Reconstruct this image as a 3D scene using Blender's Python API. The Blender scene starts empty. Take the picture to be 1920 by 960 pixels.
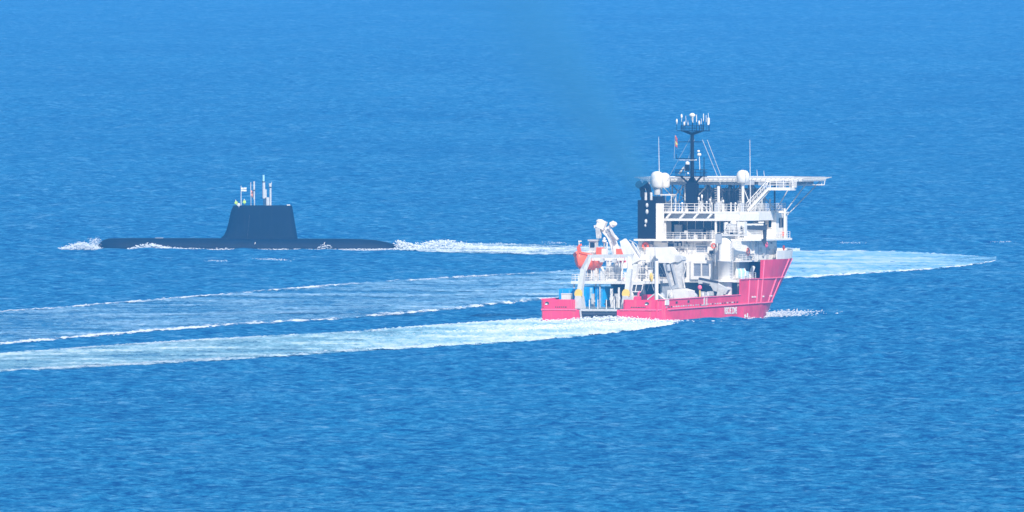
import bpy, bmesh, math, random
import numpy as np
from mathutils import Vector, Matrix
random.seed(7); RNG = np.random.default_rng(7)
C = bpy.context.scene.collection
SC = bpy.context.scene
# ------------------------------------------------------------------ camera
# a long telephoto on a headland: 78.7 m above the sea, ship 6 km away
FOC = 72000.0; HC = 78.7; DS = 6000.0; CX = -13.67; VH = 340.0
cam = bpy.data.cameras.new('camera'); camo = bpy.data.objects.new('camera', cam); C.objects.link(camo)
cam.sensor_width = 36; cam.lens = 36 * FOC / 1920; cam.clip_start = 10; cam.clip_end = 120000
camo.location = (CX, -DS, HC)
camo.rotation_euler = (math.radians(90) - math.atan((480 + VH) / FOC), 0, 0)
SC.camera = camo
# ------------------------------------------------------------------ sky, sun, exposure
SUN_EL, SUN_AZ = 42.0, 158.0           # azimuth clockwise from +Y (the view direction)
w = bpy.data.worlds.new('World'); SC.world = w; w.use_nodes = True
nt = w.node_tree; bg = nt.nodes['Background']; sky = nt.nodes.new('ShaderNodeTexSky')
sky.sky_type = 'NISHITA'; sky.sun_disc = False
sky.sun_elevation = math.radians(SUN_EL); sky.sun_rotation = math.radians(SUN_AZ)
sky.air_density = 1.0; sky.dust_density = 0.3; sky.ozone_density = 3.0
nt.links.new(sky.outputs[0], bg.inputs[0]); bg.inputs[1].default_value = 0.12
sl = bpy.data.lights.new('sun', 'SUN'); sl.energy = 4.6; sl.angle = math.radians(0.53); sl.color = (1, 0.95, 0.88)
so = bpy.data.objects.new('sun', sl); C.objects.link(so)
a, e = math.radians(SUN_AZ), math.radians(SUN_EL)
sd = Vector((math.sin(a) * math.cos(e), math.cos(a) * math.cos(e), math.sin(e)))
so.rotation_euler = (-sd).to_track_quat('-Z', 'Y').to_euler(); so.location = (200, -400, 400)
SC.view_settings.view_transform = 'Standard'; SC.view_settings.look = 'None'
SC.view_settings.exposure = 0.45; SC.view_settings.gamma = 1
SC.cycles.volume_bounces = 1; SC.cycles.transparent_max_bounces = 24
SC.cycles.max_bounces = 6

# ------------------------------------------------------------------ materials
def mat(name, col, rough=0.5, metal=0.0, noise=0.12, nscale=1.2, streak=0.0, streak_col=(0.25, 0.12, 0.06), spec=0.5, bump=0.0):
    m = bpy.data.materials.new(name); m.use_nodes = True; t = m.node_tree; N = t.nodes; L = t.links
    b = N['Principled BSDF']; b.inputs['Roughness'].default_value = rough; b.inputs['Metallic'].default_value = metal
    b.inputs['Specular IOR Level'].default_value = spec
    tc = N.new('ShaderNodeTexCoord')
    n = N.new('ShaderNodeTexNoise'); n.inputs['Scale'].default_value = nscale; n.inputs['Detail'].default_value = 5
    L.new(tc.outputs['Object'], n.inputs['Vector'])
    r = N.new('ShaderNodeValToRGB'); r.color_ramp.elements[0].position = 0.3; r.color_ramp.elements[1].position = 0.7
    r.color_ramp.elements[0].color = tuple(c * (1 - noise) for c in col) + (1,)
    r.color_ramp.elements[1].color = tuple(min(1, c * (1 + noise * 0.5)) for c in col) + (1,)
    L.new(n.outputs['Fac'], r.inputs['Fac']); out = r.outputs['Color']
    if streak > 0:
        mp = N.new('ShaderNodeMapping'); mp.inputs['Scale'].default_value = (2.2, 2.2, 0.18)
        L.new(tc.outputs['Object'], mp.inputs['Vector'])
        n2 = N.new('ShaderNodeTexNoise'); n2.inputs['Scale'].default_value = 1.0; n2.inputs['Detail'].default_value = 4
        L.new(mp.outputs[0], n2.inputs['Vector'])
        r2 = N.new('ShaderNodeValToRGB'); r2.color_ramp.elements[0].position = 0.56; r2.color_ramp.elements[1].position = 0.74
        r2.color_ramp.elements[0].color = (0, 0, 0, 1); r2.color_ramp.elements[1].color = (streak,) * 3 + (1,)
        L.new(n2.outputs['Fac'], r2.inputs['Fac'])
        mx = N.new('ShaderNodeMix'); mx.data_type = 'RGBA'
        L.new(r2.outputs['Color'], mx.inputs['Factor']); L.new(out, mx.inputs['A']); mx.inputs['B'].default_value = tuple(streak_col) + (1,)
        out = mx.outputs['Result']
    L.new(out, b.inputs['Base Color'])
    if bump:
        bp = N.new('ShaderNodeBump'); bp.inputs['Strength'].default_value = bump; bp.inputs['Distance'].default_value = 0.1
        L.new(n.outputs['Fac'], bp.inputs['Height']); L.new(bp.outputs[0], b.inputs['Normal'])
    return m
M = dict(
    red=mat('hull_red_paint', (0.90, 0.038, 0.115), 0.5, noise=0.24, nscale=0.35, streak=0.5, streak_col=(0.48, 0.17, 0.14)),
    redl=mat('fender_red_paint', (0.90, 0.14, 0.24), 0.55, noise=0.2, nscale=2),
    white=mat('ship_white_paint', (0.82, 0.765, 0.68), 0.5, noise=0.08, nscale=1.5, streak=0.25, streak_col=(0.5, 0.42, 0.32)),
    offw=mat('worn_white_paint', (0.62, 0.59, 0.54), 0.6, noise=0.25, nscale=2.5, streak=0.3, streak_col=(0.4, 0.3, 0.2)),
    grey=mat('grey_paint', (0.42, 0.43, 0.44), 0.5, noise=0.15, nscale=2),
    lgrey=mat('light_grey_paint', (0.56, 0.55, 0.52), 0.55, noise=0.12, nscale=2, streak=0.2),
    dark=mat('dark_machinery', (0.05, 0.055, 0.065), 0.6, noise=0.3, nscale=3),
    black=mat('funnel_black_paint', (0.005, 0.007, 0.014), 0.45, noise=0.2, nscale=1, spec=0.3),
    glass=mat('dark_window_glass', (0.012, 0.018, 0.028), 0.12, noise=0.2, nscale=1, spec=0.6),
    greyglass=mat('grey_shutter', (0.25, 0.27, 0.31), 0.35, noise=0.1, nscale=1),
    blue=mat('container_blue', (0.008, 0.36, 0.74), 0.5, noise=0.18, nscale=1.2, streak=0.15),
    lblue=mat('pale_blue_paint', (0.35, 0.62, 0.72), 0.5),
    orange=mat('rescue_orange', (0.90, 0.13, 0.03), 0.5, noise=0.1, nscale=2),
    yellow=mat('yellow_paint', (0.8, 0.55, 0.08), 0.5),
    hivis=mat('hi_vis_cloth', (0.6, 0.85, 0.12), 0.8),
    cloth=mat('pale_cloth', (0.75, 0.75, 0.72), 0.9),
    navy=mat('navy_cloth', (0.02, 0.025, 0.05), 0.9),
    skin=mat('skin', (0.5, 0.28, 0.2), 0.6), hair=mat('dark_hair', (0.03, 0.02, 0.015), 0.8),
    deck=mat('green_grey_deck', (0.12, 0.17, 0.16), 0.7, noise=0.3, nscale=0.8),
    sub=mat('submarine_rubber_black', (0.002, 0.007, 0.020), 0.6, noise=0.4, nscale=0.5, spec=0.12, streak=0.6, streak_col=(0.014, 0.018, 0.026)),
    subl=mat('submarine_faded_seam', (0.05, 0.06, 0.08), 0.8),
    mast=mat('mast_pale_grey', (0.55, 0.55, 0.54), 0.45, noise=0.2, nscale=3),
    salmon=mat('salmon_cloth', (0.8, 0.35, 0.25), 0.9),
    redflag=mat('red_flag_cloth', (0.6, 0.12, 0.08), 0.9), yelflag=mat('yellow_flag_cloth', (0.8, 0.7, 0.15), 0.9),
)
# ------------------------------------------------------------------ mesh builder
BASE = {}
class MB:
    def __init__(s): s.v = []; s.f = []; s.sm = []
    def add(s, vs, fs, smooth=False):
        o = len(s.v); s.v += [tuple(p) for p in vs]; s.f += [tuple(i + o for i in f) for f in fs]; s.sm += [smooth] * len(fs)
        return s
    def box(s, x0, x1, y0, y1, z0, z1):
        vs = [(x, y, z) for z in (z0, z1) for y in (y0, y1) for x in (x0, x1)]
        return s.add(vs, [(0, 2, 3, 1), (4, 5, 7, 6), (0, 1, 5, 4), (2, 6, 7, 3), (0, 4, 6, 2), (1, 3, 7, 5)])
    def beam(s, p, q, wx, wz, up=(0, 0, 1)):          # rectangular bar p -> q
        p, q = Vector(p), Vector(q); d = (q - p).normalized(); u = Vector(up)
        if abs(d.dot(u)) > 0.98: u = Vector((0, 1, 0))
        r = d.cross(u).normalized(); u = r.cross(d).normalized(); vs = []
        wx2 = wx if isinstance(wx, tuple) else (wx, wx); wz2 = wz if isinstance(wz, tuple) else (wz, wz)
        for c, a1, b1 in ((p, wx2[0], wz2[0]), (q, wx2[1], wz2[1])):
            for i, j in ((-1, -1), (1, -1), (1, 1), (-1, 1)): vs.append(c + r * (i * a1 / 2) + u * (j * b1 / 2))
        return s.add(vs, [(0, 3, 2, 1), (4, 5, 6, 7)] + [(i, (i + 1) % 4, 4 + (i + 1) % 4, 4 + i) for i in range(4)])
    def tube(s, p, q, r0, r1=None, n=8, smooth=True):
        r1 = r0 if r1 is None else r1; p, q = Vector(p), Vector(q); d = (q - p).normalized()
        u = Vector((0, 0, 1)) if abs(d.z) < 0.95 else Vector((1, 0, 0)); a_ = d.cross(u).normalized(); b_ = d.cross(a_)
        vs = []
        for c, r in ((p, r0), (q, r1)):
            for k in range(n):
                t = 2 * math.pi * k / n; vs.append(c + a_ * (r * math.cos(t)) + b_ * (r * math.sin(t)))
        s.add(vs, [(k, n + k, n + (k + 1) % n, (k + 1) % n) for k in range(n)], smooth)
        return s.add(vs, [tuple(range(n)), tuple(range(2 * n - 1, n - 1, -1))])
    def path(s, pts, r, n=6):
        rr = r if isinstance(r, (list, tuple)) else [r] * len(pts)
        for i in range(len(pts) - 1): s.tube(pts[i], pts[i + 1], rr[i], rr[i + 1], n)
        return s
    def lathe(s, c, prof, n=16, smooth=True):          # prof: (radius, z)
        vs = []
        for r, z in prof:
            for k in range(n):
                t = 2 * math.pi * k / n; vs.append((c[0] + r * math.cos(t), c[1] + r * math.sin(t), c[2] + z))
        fs = [(i * n + k, i * n + (k + 1) % n, (i + 1) * n + (k + 1) % n, (i + 1) * n + k) for i in range(len(prof) - 1) for k in range(n)]
        s.add(vs, fs, smooth)
        return s.add(vs, [tuple(range(n - 1, -1, -1)), tuple(range((len(prof) - 1) * n, len(prof) * n))])
    def ball(s, c, r, n=10):
        rx, ry, rz = r if isinstance(r, tuple) else (r, r, r); m = max(4, n // 2); vs = []
        for i in range(m + 1):
            ph = math.pi * (i + (0.04 if i == 0 else -0.04 if i == m else 0)) / m
            for k in range(n):
                t = 2 * math.pi * k / n
                vs.append((c[0] + rx * math.sin(ph) * math.cos(t), c[1] + ry * math.sin(ph) * math.sin(t), c[2] - rz * math.cos(ph)))
        return s.add(vs, [(i * n + k, i * n + (k + 1) % n, (i + 1) * n + (k + 1) % n, (i + 1) * n + k) for i in range(m) for k in range(n)], True)
    def prism(s, poly, axis, a0, a1):                  # poly 2-D, extruded along axis 'x','y','z'
        n = len(poly)
        def P(u, v, t): return {'x': (t, u, v), 'y': (u, t, v), 'z': (u, v, t)}[axis]
        vs = [P(u, v, a0) for u, v in poly] + [P(u, v, a1) for u, v in poly]
        return s.add(vs, [tuple(range(n)), tuple(range(2 * n - 1, n - 1, -1))] + [(i, n + i, n + (i + 1) % n, (i + 1) % n) for i in range(n)])
    def build(s, name, m, parent=None, fixn=True):
        off = Vector(BASE.get(parent.name, (0, 0, 0))) if parent is not None else Vector((0, 0, 0))
        me = bpy.data.meshes.new(name); me.from_pydata([tuple(Vector(p) - off) for p in s.v], [], s.f); me.update()
        me.polygons.foreach_set('use_smooth', s.sm)
        if fixn:
            bm = bmesh.new(); bm.from_mesh(me); bmesh.ops.recalc_face_normals(bm, faces=bm.faces[:]); bm.to_mesh(me); bm.free()
        me.materials.append(M[m] if isinstance(m, str) else m)
        o = bpy.data.objects.new(name, me); C.objects.link(o)
        if parent is not None:
            o.parent = parent; BASE[o.name] = tuple(off)
        return o
def tag(o, label=None, cat=None, group=None, kind=None):
    for k, v in (('label', label), ('category', cat), ('group', group), ('kind', kind)):
        if v: o[k] = v
    return o
# ship frame: +x starboard, +y forward, z up from the waterline; the ship heads away to the right
ANG = math.radians(20); CA, SA = math.cos(ANG), math.sin(ANG)
MSHIP = Matrix.Rotation(-ANG, 4, 'Z')
SUBD = 7013.0; SS = FOC / SUBD
MSUB = Matrix.Translation(((465 - 960) / SS + CX, SUBD - DS, 0))
def thing(name, label, cat, base=(0, 0, 0), frame=MSHIP, group=None, rz=0.0):
    o = bpy.data.objects.new(name, None); C.objects.link(o); o.empty_display_size = 1
    o.matrix_world = frame @ Matrix.Translation(base) @ Matrix.Rotation(rz, 4, 'Z'); BASE[o.name] = base
    return tag(o, label, cat, group)
def at(px, py, y=None, x=None):
    """ship-frame point seen at photo position (px,py), on the plane of given y (or x)"""
    if y is not None:
        lo = 0.0
        for _ in range(6):
            d = DS + (-lo * SA + y * CA); wx = (px - 960) * d / FOC + CX; lo = (wx - y * SA) / CA
        return Vector((lo, y, HC - (py + VH) * d / FOC))
    lo = 0.0
    for _ in range(8):
        d = DS + (-x * SA + lo * CA); wx = (px - 960) * d / FOC + CX; lo = (wx - x * CA) / SA
    return Vector((x, lo, HC - (py + VH) * d / FOC))
def sub_at(px, py, y=0.0): return Vector(((px - 465) / SS, y, (468 - py) / SS))
def gp(px, py):                                     # point of the sea surface
    d = FOC * HC / (py + VH); return ((px - 960) * d / FOC + CX, d - DS)
def rail(pts, name, parent, h=1.05, post=1.6, m='white', r=0.035, bars=3):
    b = MB()
    for i in range(len(pts) - 1):
        p, q = Vector(pts[i]), Vector(pts[i + 1]); L_ = (q - p).length; n = max(1, round(L_ / post))
        for k in range(n + 1):
            c = p.lerp(q, k / n); b.tube(c, c + Vector((0, 0, h)), r * 1.2, n=5)
        for j in range(bars):
            hz = Vector((0, 0, h * (j + 1) / bars)); b.tube(p + hz, q + hz, r, n=5)
    return b.build(name, m, parent)
# ------------------------------------------------------------------ SEA
def interp(xs, pts): return np.interp(xs, [p[0] for p in pts], [p[1] for p in pts])
W1U = [(-700, 735), (0, 664), (200, 649), (400, 636), (640, 625), (800, 612), (950, 602), (1100, 594), (1270, 590)]
W1L = [(-700, 760), (0, 697), (200, 687), (400, 676), (640, 660), (800, 651), (1000, 638), (1100, 629), (1200, 617), (1270, 606)]
W2U = [(-700, 640), (0, 584), (130, 575), (400, 553), (640, 533), (850, 520), (1040, 510), (1300, 485), (1480, 471), (1600, 471), (1700, 474), (1800, 480), (1875, 486)]
W2L = [(-700, 690), (0, 646), (30, 643), (200, 628), (400, 612), (640, 598), (830, 582), (1010, 562), (1300, 537), (1480, 522), (1600, 514), (1760, 503), (1830, 495), (1875, 487.5)]
WSU = [(742, 463), (790, 460), (825, 455), (870, 458), (960, 460), (1080, 463), (1300, 466), (1500, 468)]
WSL = [(742, 467), (800, 471), (900, 474), (1080, 477), (1300, 479), (1500, 470)]
WAKES = [(W1U, W1L), (W2U, W2L), (WSU, WSL)]
NW = 70
_wl = np.exp(RNG.uniform(np.log(2.2), np.log(16), NW)); _th = RNG.normal(0.15, 0.55, NW); _ph = RNG.uniform(0, 6.28, NW)
_am = 0.020 * _wl ** 0.75 / 2
def wave_h(x, y):
    h = np.zeros_like(x)
    for l_, t_, p_, a_ in zip(_wl, _th, _ph, _am):
        k = 2 * math.pi / l_; h += a_ * np.sin(k * (x * math.sin(t_) + y * math.cos(t_)) + p_)
    return h
def wake_mask(x, y):
    d = y + DS; dd = np.maximum(d, 100.0); px = (x - CX) * FOC / dd + 960; py = FOC * HC / dd - VH; m = np.zeros_like(x)
    for U, L_ in WAKES:
        u = interp(px, U); l_ = interp(px, L_)
        inside = np.clip((py - u + 6) / 4, 0, 1) * np.clip((l_ + 6 - py) / 4, 0, 1) * (px > U[0][0]) * (px < U[-1][0])
        m = np.maximum(m, inside)
    return m
def sea_height(x, y):
    d = y + DS
    g = 0.55 + 0.45 * np.sin(x * 0.011 + y * 0.0011 + 1.0) * np.sin(x * 0.006 - y * 0.0017)
    fade = np.clip((d - 3700) / 400, 0, 1) * np.clip((22000 - d) / 4000, 0, 1)
    return wave_h(x, y) * (0.75 + 0.5 * g) * fade * (1 - 0.8 * wake_mask(x, y))
def grid_mesh(name, X, Y, Z, m, uv=None, parent=None):
    R, K = X.shape; me = bpy.data.meshes.new(name); nv = R * K; nf = (R - 1) * (K - 1)
    co = np.stack([X, Y, Z], -1).reshape(-1).astype(np.float32)
    me.vertices.add(nv); me.vertices.foreach_set('co', co)
    i = np.arange(R - 1)[:, None] * K + np.arange(K - 1)[None, :]
    q = np.stack([i, i + 1, i + K + 1, i + K], -1).reshape(-1).astype(np.int32)
    me.loops.add(nf * 4); me.loops.foreach_set('vertex_index', q)
    me.polygons.add(nf); me.polygons.foreach_set('loop_start', np.arange(nf, dtype=np.int32) * 4)
    me.polygons.foreach_set('use_smooth', np.ones(nf, bool))
    me.update(calc_edges=True)
    if uv is not None:
        ul = me.uv_layers.new(name='flow'); u = uv.reshape(-1, 2)[q].reshape(-1).astype(np.float32); ul.data.foreach_set('uv', u)
    me.materials.append(m); o = bpy.data.objects.new(name, me); C.objects.link(o)
    if parent: o.parent = parent
    return o
def sea_material():
    m = bpy.data.materials.new('sea_water'); m.use_nodes = True; t = m.node_tree; N = t.nodes; L = t.links
    b = N['Principled BSDF']; geo = N.new('ShaderNodeNewGeometry')
    b.inputs['Roughness'].default_value = SEA['rough']; b.inputs['IOR'].default_value = 1.333
    b.inputs['Specular IOR Level'].default_value = SEA['spec']
    def noise(sx, sy, det=3.0, rough=0.55, off=0.0, dist=0.0):
        mp = N.new('ShaderNodeMapping'); mp.inputs['Scale'].default_value = (sx, sy, 1); mp.inputs['Location'].default_value = (off, off * 1.7, off)
        mp.inputs['Rotation'].default_value = (0, 0, 0.0)
        L.new(geo.outputs['Position'], mp.inputs[0]); n = N.new('ShaderNodeTexNoise'); n.inputs['Scale'].default_value = 1
        n.inputs['Detail'].default_value = det; n.inputs['Roughness'].default_value = rough; n.inputs['Distortion'].default_value = dist
        L.new(mp.outputs[0], n.inputs['Vector']); return n
    def math_(op, a_, b_=None, c_=None):
        n = N.new('ShaderNodeMath'); n.operation = op
        for k, v in enumerate((a_, b_, c_)):
            if v is None: continue
            if isinstance(v, (int, float)): n.inputs[k].default_value = v
            else: L.new(v, n.inputs[k])
        return n.outputs[0]
    # slope field: ripples (short), chop, and broad gust patches that change roughness of the chop
    n1 = noise(0.46, 0.36, 4, 0.80, 3.1, 0.0); n2 = noise(0.20, 0.03, 4, 0.65, 17.7); n3 = noise(0.012, 0.0022, 3, 0.55, 5.0); nx = noise(0.8, 0.15, 2, 0.5, 41.0)
    n4 = noise(0.07, 0.012, 2, 0.5, 23.0)
    s1 = math_('SUBTRACT', n1.outputs['Fac'], 0.5); s2 = math_('SUBTRACT', n2.outputs['Fac'], 0.5); s4 = math_('SUBTRACT', n4.outputs['Fac'], 0.5)
    gust = math_('SUBTRACT', n3.outputs['Fac'], 0.5)
    sl = math_('MULTIPLY_ADD', s1, SEA['k1'], math_('MULTIPLY', s2, SEA['k2']))
    sl = math_('MULTIPLY_ADD', s4, SEA['k4'], sl)
    sl = math_('MULTIPLY_ADD', gust, SEA['k3'], sl)
    sy = math_('SUBTRACT', sl, SEA['tilt'])
    sx = math_('MULTIPLY', math_('SUBTRACT', nx.outputs['Fac'], 0.5), 0.5)
    cmb = N.new('ShaderNodeCombineXYZ'); L.new(sx, cmb.inputs[0]); L.new(sy, cmb.inputs[1])
    ad = N.new('ShaderNodeVectorMath'); ad.operation = 'ADD'; L.new(geo.outputs['Normal'], ad.inputs[0]); L.new(cmb.outputs[0], ad.inputs[1])
    nm = N.new('ShaderNodeVectorMath'); nm.operation = 'NORMALIZE'; L.new(ad.outputs[0], nm.inputs[0]); L.new(nm.outputs[0], b.inputs['Normal'])
    # light and shade of the ripples painted into the body colour; rare whitecap flecks
    cr = N.new('ShaderNodeValToRGB'); cr.color_ramp.elements[0].position = 0.405; cr.color_ramp.elements[1].position = 0.605
    cr.color_ramp.elements[0].color = SEA['c0'] + (1,); cr.color_ramp.elements[1].color = SEA['c1'] + (1,)
    L.new(math_('MULTIPLY_ADD', n1.outputs['Fac'], 0.78, math_('MULTIPLY_ADD', n2.outputs['Fac'], 0.13, math_('MULTIPLY', n3.outputs['Fac'], 0.09))), cr.inputs['Fac'])
    fl = noise(0.55, 0.07, 4, 0.7, 61.0)
    fm = math_('GREATER_THAN', math_('MULTIPLY_ADD', gust, 0.25, fl.outputs['Fac']), SEA['fleck'])
    mx = N.new('ShaderNodeMix'); mx.data_type = 'RGBA'; L.new(fm, mx.inputs['Factor']); L.new(cr.outputs[0], mx.inputs['A']); mx.inputs['B'].default_value = (0.55, 0.6, 0.63, 1)
    L.new(mx.outputs['Result'], b.inputs['Base Color'])
    return m
SEA = dict(rough=0.28, spec=0.31, k1=1.9, k2=0.7, k3=0.15, k4=0.2, tilt=0.37, c0=(0.0, 0.040, 0.145), c1=(0.011, 0.180, 0.355), fleck=0.90)
# rows one photo line apart where the picture looks, coarser elsewhere
ds = [-5000, 500, 2000, 3200, 3700]; 
ys = np.arange(1080, -90, -1.0); ds += list(FOC * HC / (ys + VH)); last = ds[-1]
ds += [last * k for k in (1.05, 1.12, 1.25, 1.5, 2.0, 2.8)]
ds = np.array(ds, float); u = np.linspace(-1, 1, 470)
Wd = 0.0172 * np.maximum(ds, 3700)[:, None] + 12
ext = np.array([40, 160, 600, 2400, 9000, 40000.0])
X = np.concatenate([-(Wd + ext[::-1]), u[None, :] * Wd, Wd + ext], 1) + CX
Y = np.repeat((ds - DS)[:, None], X.shape[1], 1)
dense = np.zeros(X.shape); dense[:, 6:-6] = np.clip((1 - np.abs(u)) * 40, 0, 1)
Z = sea_height(X, Y) * dense
sea = grid_mesh('sea', X, Y, Z, sea_material())
tag(sea, 'open blue sea covered in small wind waves', None, None, 'structure')

def foam_mat(name, water=(0.10, 0.33, 0.46), cover=0.5, edge=1.0, endfade=0.0, sx=0.05, streaks=1.0, alpha=0.9, green=(0.45, 0.62, 0.62), seed=0.0, edgew=0.10):
    """churned wake: streaks of foam over aerated water, ragged see-through borders; uv = (metres along, 0..1 across)"""
    m = bpy.data.materials.new(name); m.use_nodes = True; t = m.node_tree; N = t.nodes; L = t.links
    b = N['Principled BSDF']; out = N['Material Output']; b.inputs['Roughness'].default_value = 0.6; b.inputs['Specular IOR Level'].default_value = 0.3
    geo = N.new('ShaderNodeNewGeometry'); uv = N.new('ShaderNodeUVMap'); uv.uv_map = 'flow'; sp = N.new('ShaderNodeSeparateXYZ'); L.new(uv.outputs[0], sp.inputs[0])
    def mth(op, a_, b_=None, c_=None, cl=False):
        n = N.new('ShaderNodeMath'); n.operation = op; n.use_clamp = cl
        for k, v in enumerate((a_, b_, c_)):
            if v is None: continue
            if isinstance(v, (int, float)): n.inputs[k].default_value = v
            else: L.new(v, n.inputs[k])
        return n.outputs[0]
    def noise(sx_, sy_, det, off, rough=0.6):
        mp = N.new('ShaderNodeMapping'); mp.inputs['Scale'].default_value = (sx_, sy_, 1); mp.inputs['Location'].default_value = (off + seed, off, 0)
        L.new(geo.outputs['Position'], mp.inputs[0]); n = N.new('ShaderNodeTexNoise'); n.inputs['Scale'].default_value = 1; n.inputs['Detail'].default_value = det
        n.inputs['Roughness'].default_value = rough; L.new(mp.outputs[0], n.inputs['Vector']); return n.outputs['Fac']
    nb = noise(sx, sx * 0.5, 3, 1.0); nf = noise(0.45, 0.045, 5, 9.0, 0.7); nm = noise(0.14, 0.07, 4, 14.0, 0.65); nlow = noise(0.02, 0.01, 2, 33.0)
    v = sp.outputs[1]; al = sp.outputs[0]
    # distance from nearer border, wobbled
    dv = mth('MINIMUM', v, mth('SUBTRACT', 1.0, v)); wob = mth('MULTIPLY', mth('SUBTRACT', nm, 0.5), 0.16)
    dvw = mth('ADD', dv, wob)
    ragged = mth('MULTIPLY', mth('ADD', dvw, mth('MULTIPLY', mth('SUBTRACT', nf, 0.5), 0.04)), 45.0, cl=True)
    line = mth('SUBTRACT', 1.0, mth('MULTIPLY', mth('ABSOLUTE', mth('SUBTRACT', dvw, edgew * 0.8)), 1.0 / edgew), cl=True)   # foam line along the border
    line = mth('MULTIPLY', line, mth('MULTIPLY_ADD', mth('SUBTRACT', nf, 0.42), 7.0, mth('MULTIPLY_ADD', mth('SUBTRACT', nlow, 0.5), 6.0, 0.15), cl=True))
    line = mth('MULTIPLY', line, edge * 1.5, cl=True)
    st = mth('MULTIPLY', mth('SUBTRACT', mth('MULTIPLY_ADD', nb, 0.55, mth('MULTIPLY', nf, 0.6)), mth('MULTIPLY_ADD', al, -0.25, 1.325 - cover)), 5.0, cl=True)
    st = mth('MULTIPLY', st, streaks)
    foam = mth('MAXIMUM', line, st)
    col = N.new('ShaderNodeMix'); col.data_type = 'RGBA'; L.new(mth('MULTIPLY_ADD', mth('ADD', nb, nm), 2.2, -1.7, cl=True), col.inputs['Factor'])
    col.inputs['A'].default_value = water + (1,); col.inputs['B'].default_value = green + (1,)
    c2 = N.new('ShaderNodeMix'); c2.data_type = 'RGBA'; L.new(foam, c2.inputs['Factor']); L.new(col.outputs['Result'], c2.inputs['A']); c2.inputs['B'].default_value = (0.84, 0.86, 0.86, 1)
    L.new(c2.outputs['Result'], b.inputs['Base Color'])
    gaps = mth('MULTIPLY_ADD', mth('SUBTRACT', mth('MULTIPLY_ADD', nf, 0.5, mth('MULTIPLY', nb, 0.5)), 0.5), 4.0, mth('MULTIPLY_ADD', al, 0.9, alpha - 0.9), cl=True)
    a_ = mth('MAXIMUM', mth('MULTIPLY', gaps, ragged), mth('MULTIPLY', foam, ragged))
    a_ = mth('MULTIPLY', a_, al, cl=True)
    tr = N.new('ShaderNodeBsdfTransparent'); ms = N.new('ShaderNodeMixShader'); L.new(a_, ms.inputs[0]); L.new(tr.outputs[0], ms.inputs[1]); L.new(b.outputs[0], ms.inputs[2])
    L.new(ms.outputs[0], out.inputs['Surface']); return m
def wake(name, U, L_, x0, x1, m, label, nx=700, nv=44, lump=0.12, fades=((-9999, 1), (9999, 1)), grow=0.0):
    px = np.linspace(x0, x1, nx)[:, None] + np.zeros((1, nv)); v = np.linspace(0, 1, nv)[None, :] + np.zeros((nx, 1))
    u_ = interp(px, U) - 1.5; l_ = interp(px, L_) + 1.5; py = u_ + (l_ - u_) * v
    d = FOC * HC / (py + VH); X_ = (px - 960) * d / FOC + CX; Y_ = d - DS
    rn = RNG.random(X_.shape); edge = np.exp(-((np.minimum(v, 1 - v) - 0.06) / 0.06) ** 2)
    prox = np.interp(px, [x0, x1], [0, 1]) if grow >= 0 else np.interp(px, [x0, x1], [1, 0])
    Z_ = sea_height(X_, Y_) + 0.04 + 0.10 * np.clip(np.minimum(v, 1 - v) / .05, 0, 1) + rn ** 2 * np.clip(np.minimum(v, 1 - v) / .05, 0, 1) * (lump * (0.3 + 0.6 * edge) + abs(grow) * prox ** 3)
    fa = interp(px, fades); uvs = np.stack([fa, v], -1)
    o = grid_mesh(name, X_, Y_, Z_, m, uvs)
    return tag(o, label, 'wake', None, 'stuff')
wake('ship_wake', W1U, W1L, -500, 1262, foam_mat('fresh_wake', water=(0.20, 0.46, 0.56), green=(0.40, 0.60, 0.65), cover=0.48, edge=0.5, streaks=0.9, alpha=0.78, edgew=0.07),
     'fresh pale wake trailing left from the stern of the red ship', lump=0.10, grow=0.25, fades=((-500, .9), (400, .95), (800, 1.15), (1000, 1.4), (1250, 1.75)))
wake('old_wake', W2U, W2L, -500, 1868, foam_mat('old_wake', water=(0.13, 0.40, 0.60), green=(0.28, 0.50, 0.68), cover=0.43, edge=1.1, streaks=0.5, alpha=0.5, seed=50.0, edgew=0.04),
     'wide old wake with white borders crossing behind the red ship', nx=900, lump=0.08, fades=((-500, .85), (1000, 1.0), (1500, 1.5), (1700, 1.5), (1868, 1.2)))
wake('submarine_wake', WSU, WSL, 744, 1500, foam_mat('sub_wake', cover=0.60, edge=0.4, streaks=0.9, alpha=0.75, seed=80.0, edgew=0.25, green=(0.5, 0.66, 0.70), water=(0.2, 0.45, 0.58)),
     'narrow white wake streaming right from the submarine stern', nx=420, nv=16, lump=0.22, grow=-0.15)

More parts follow.
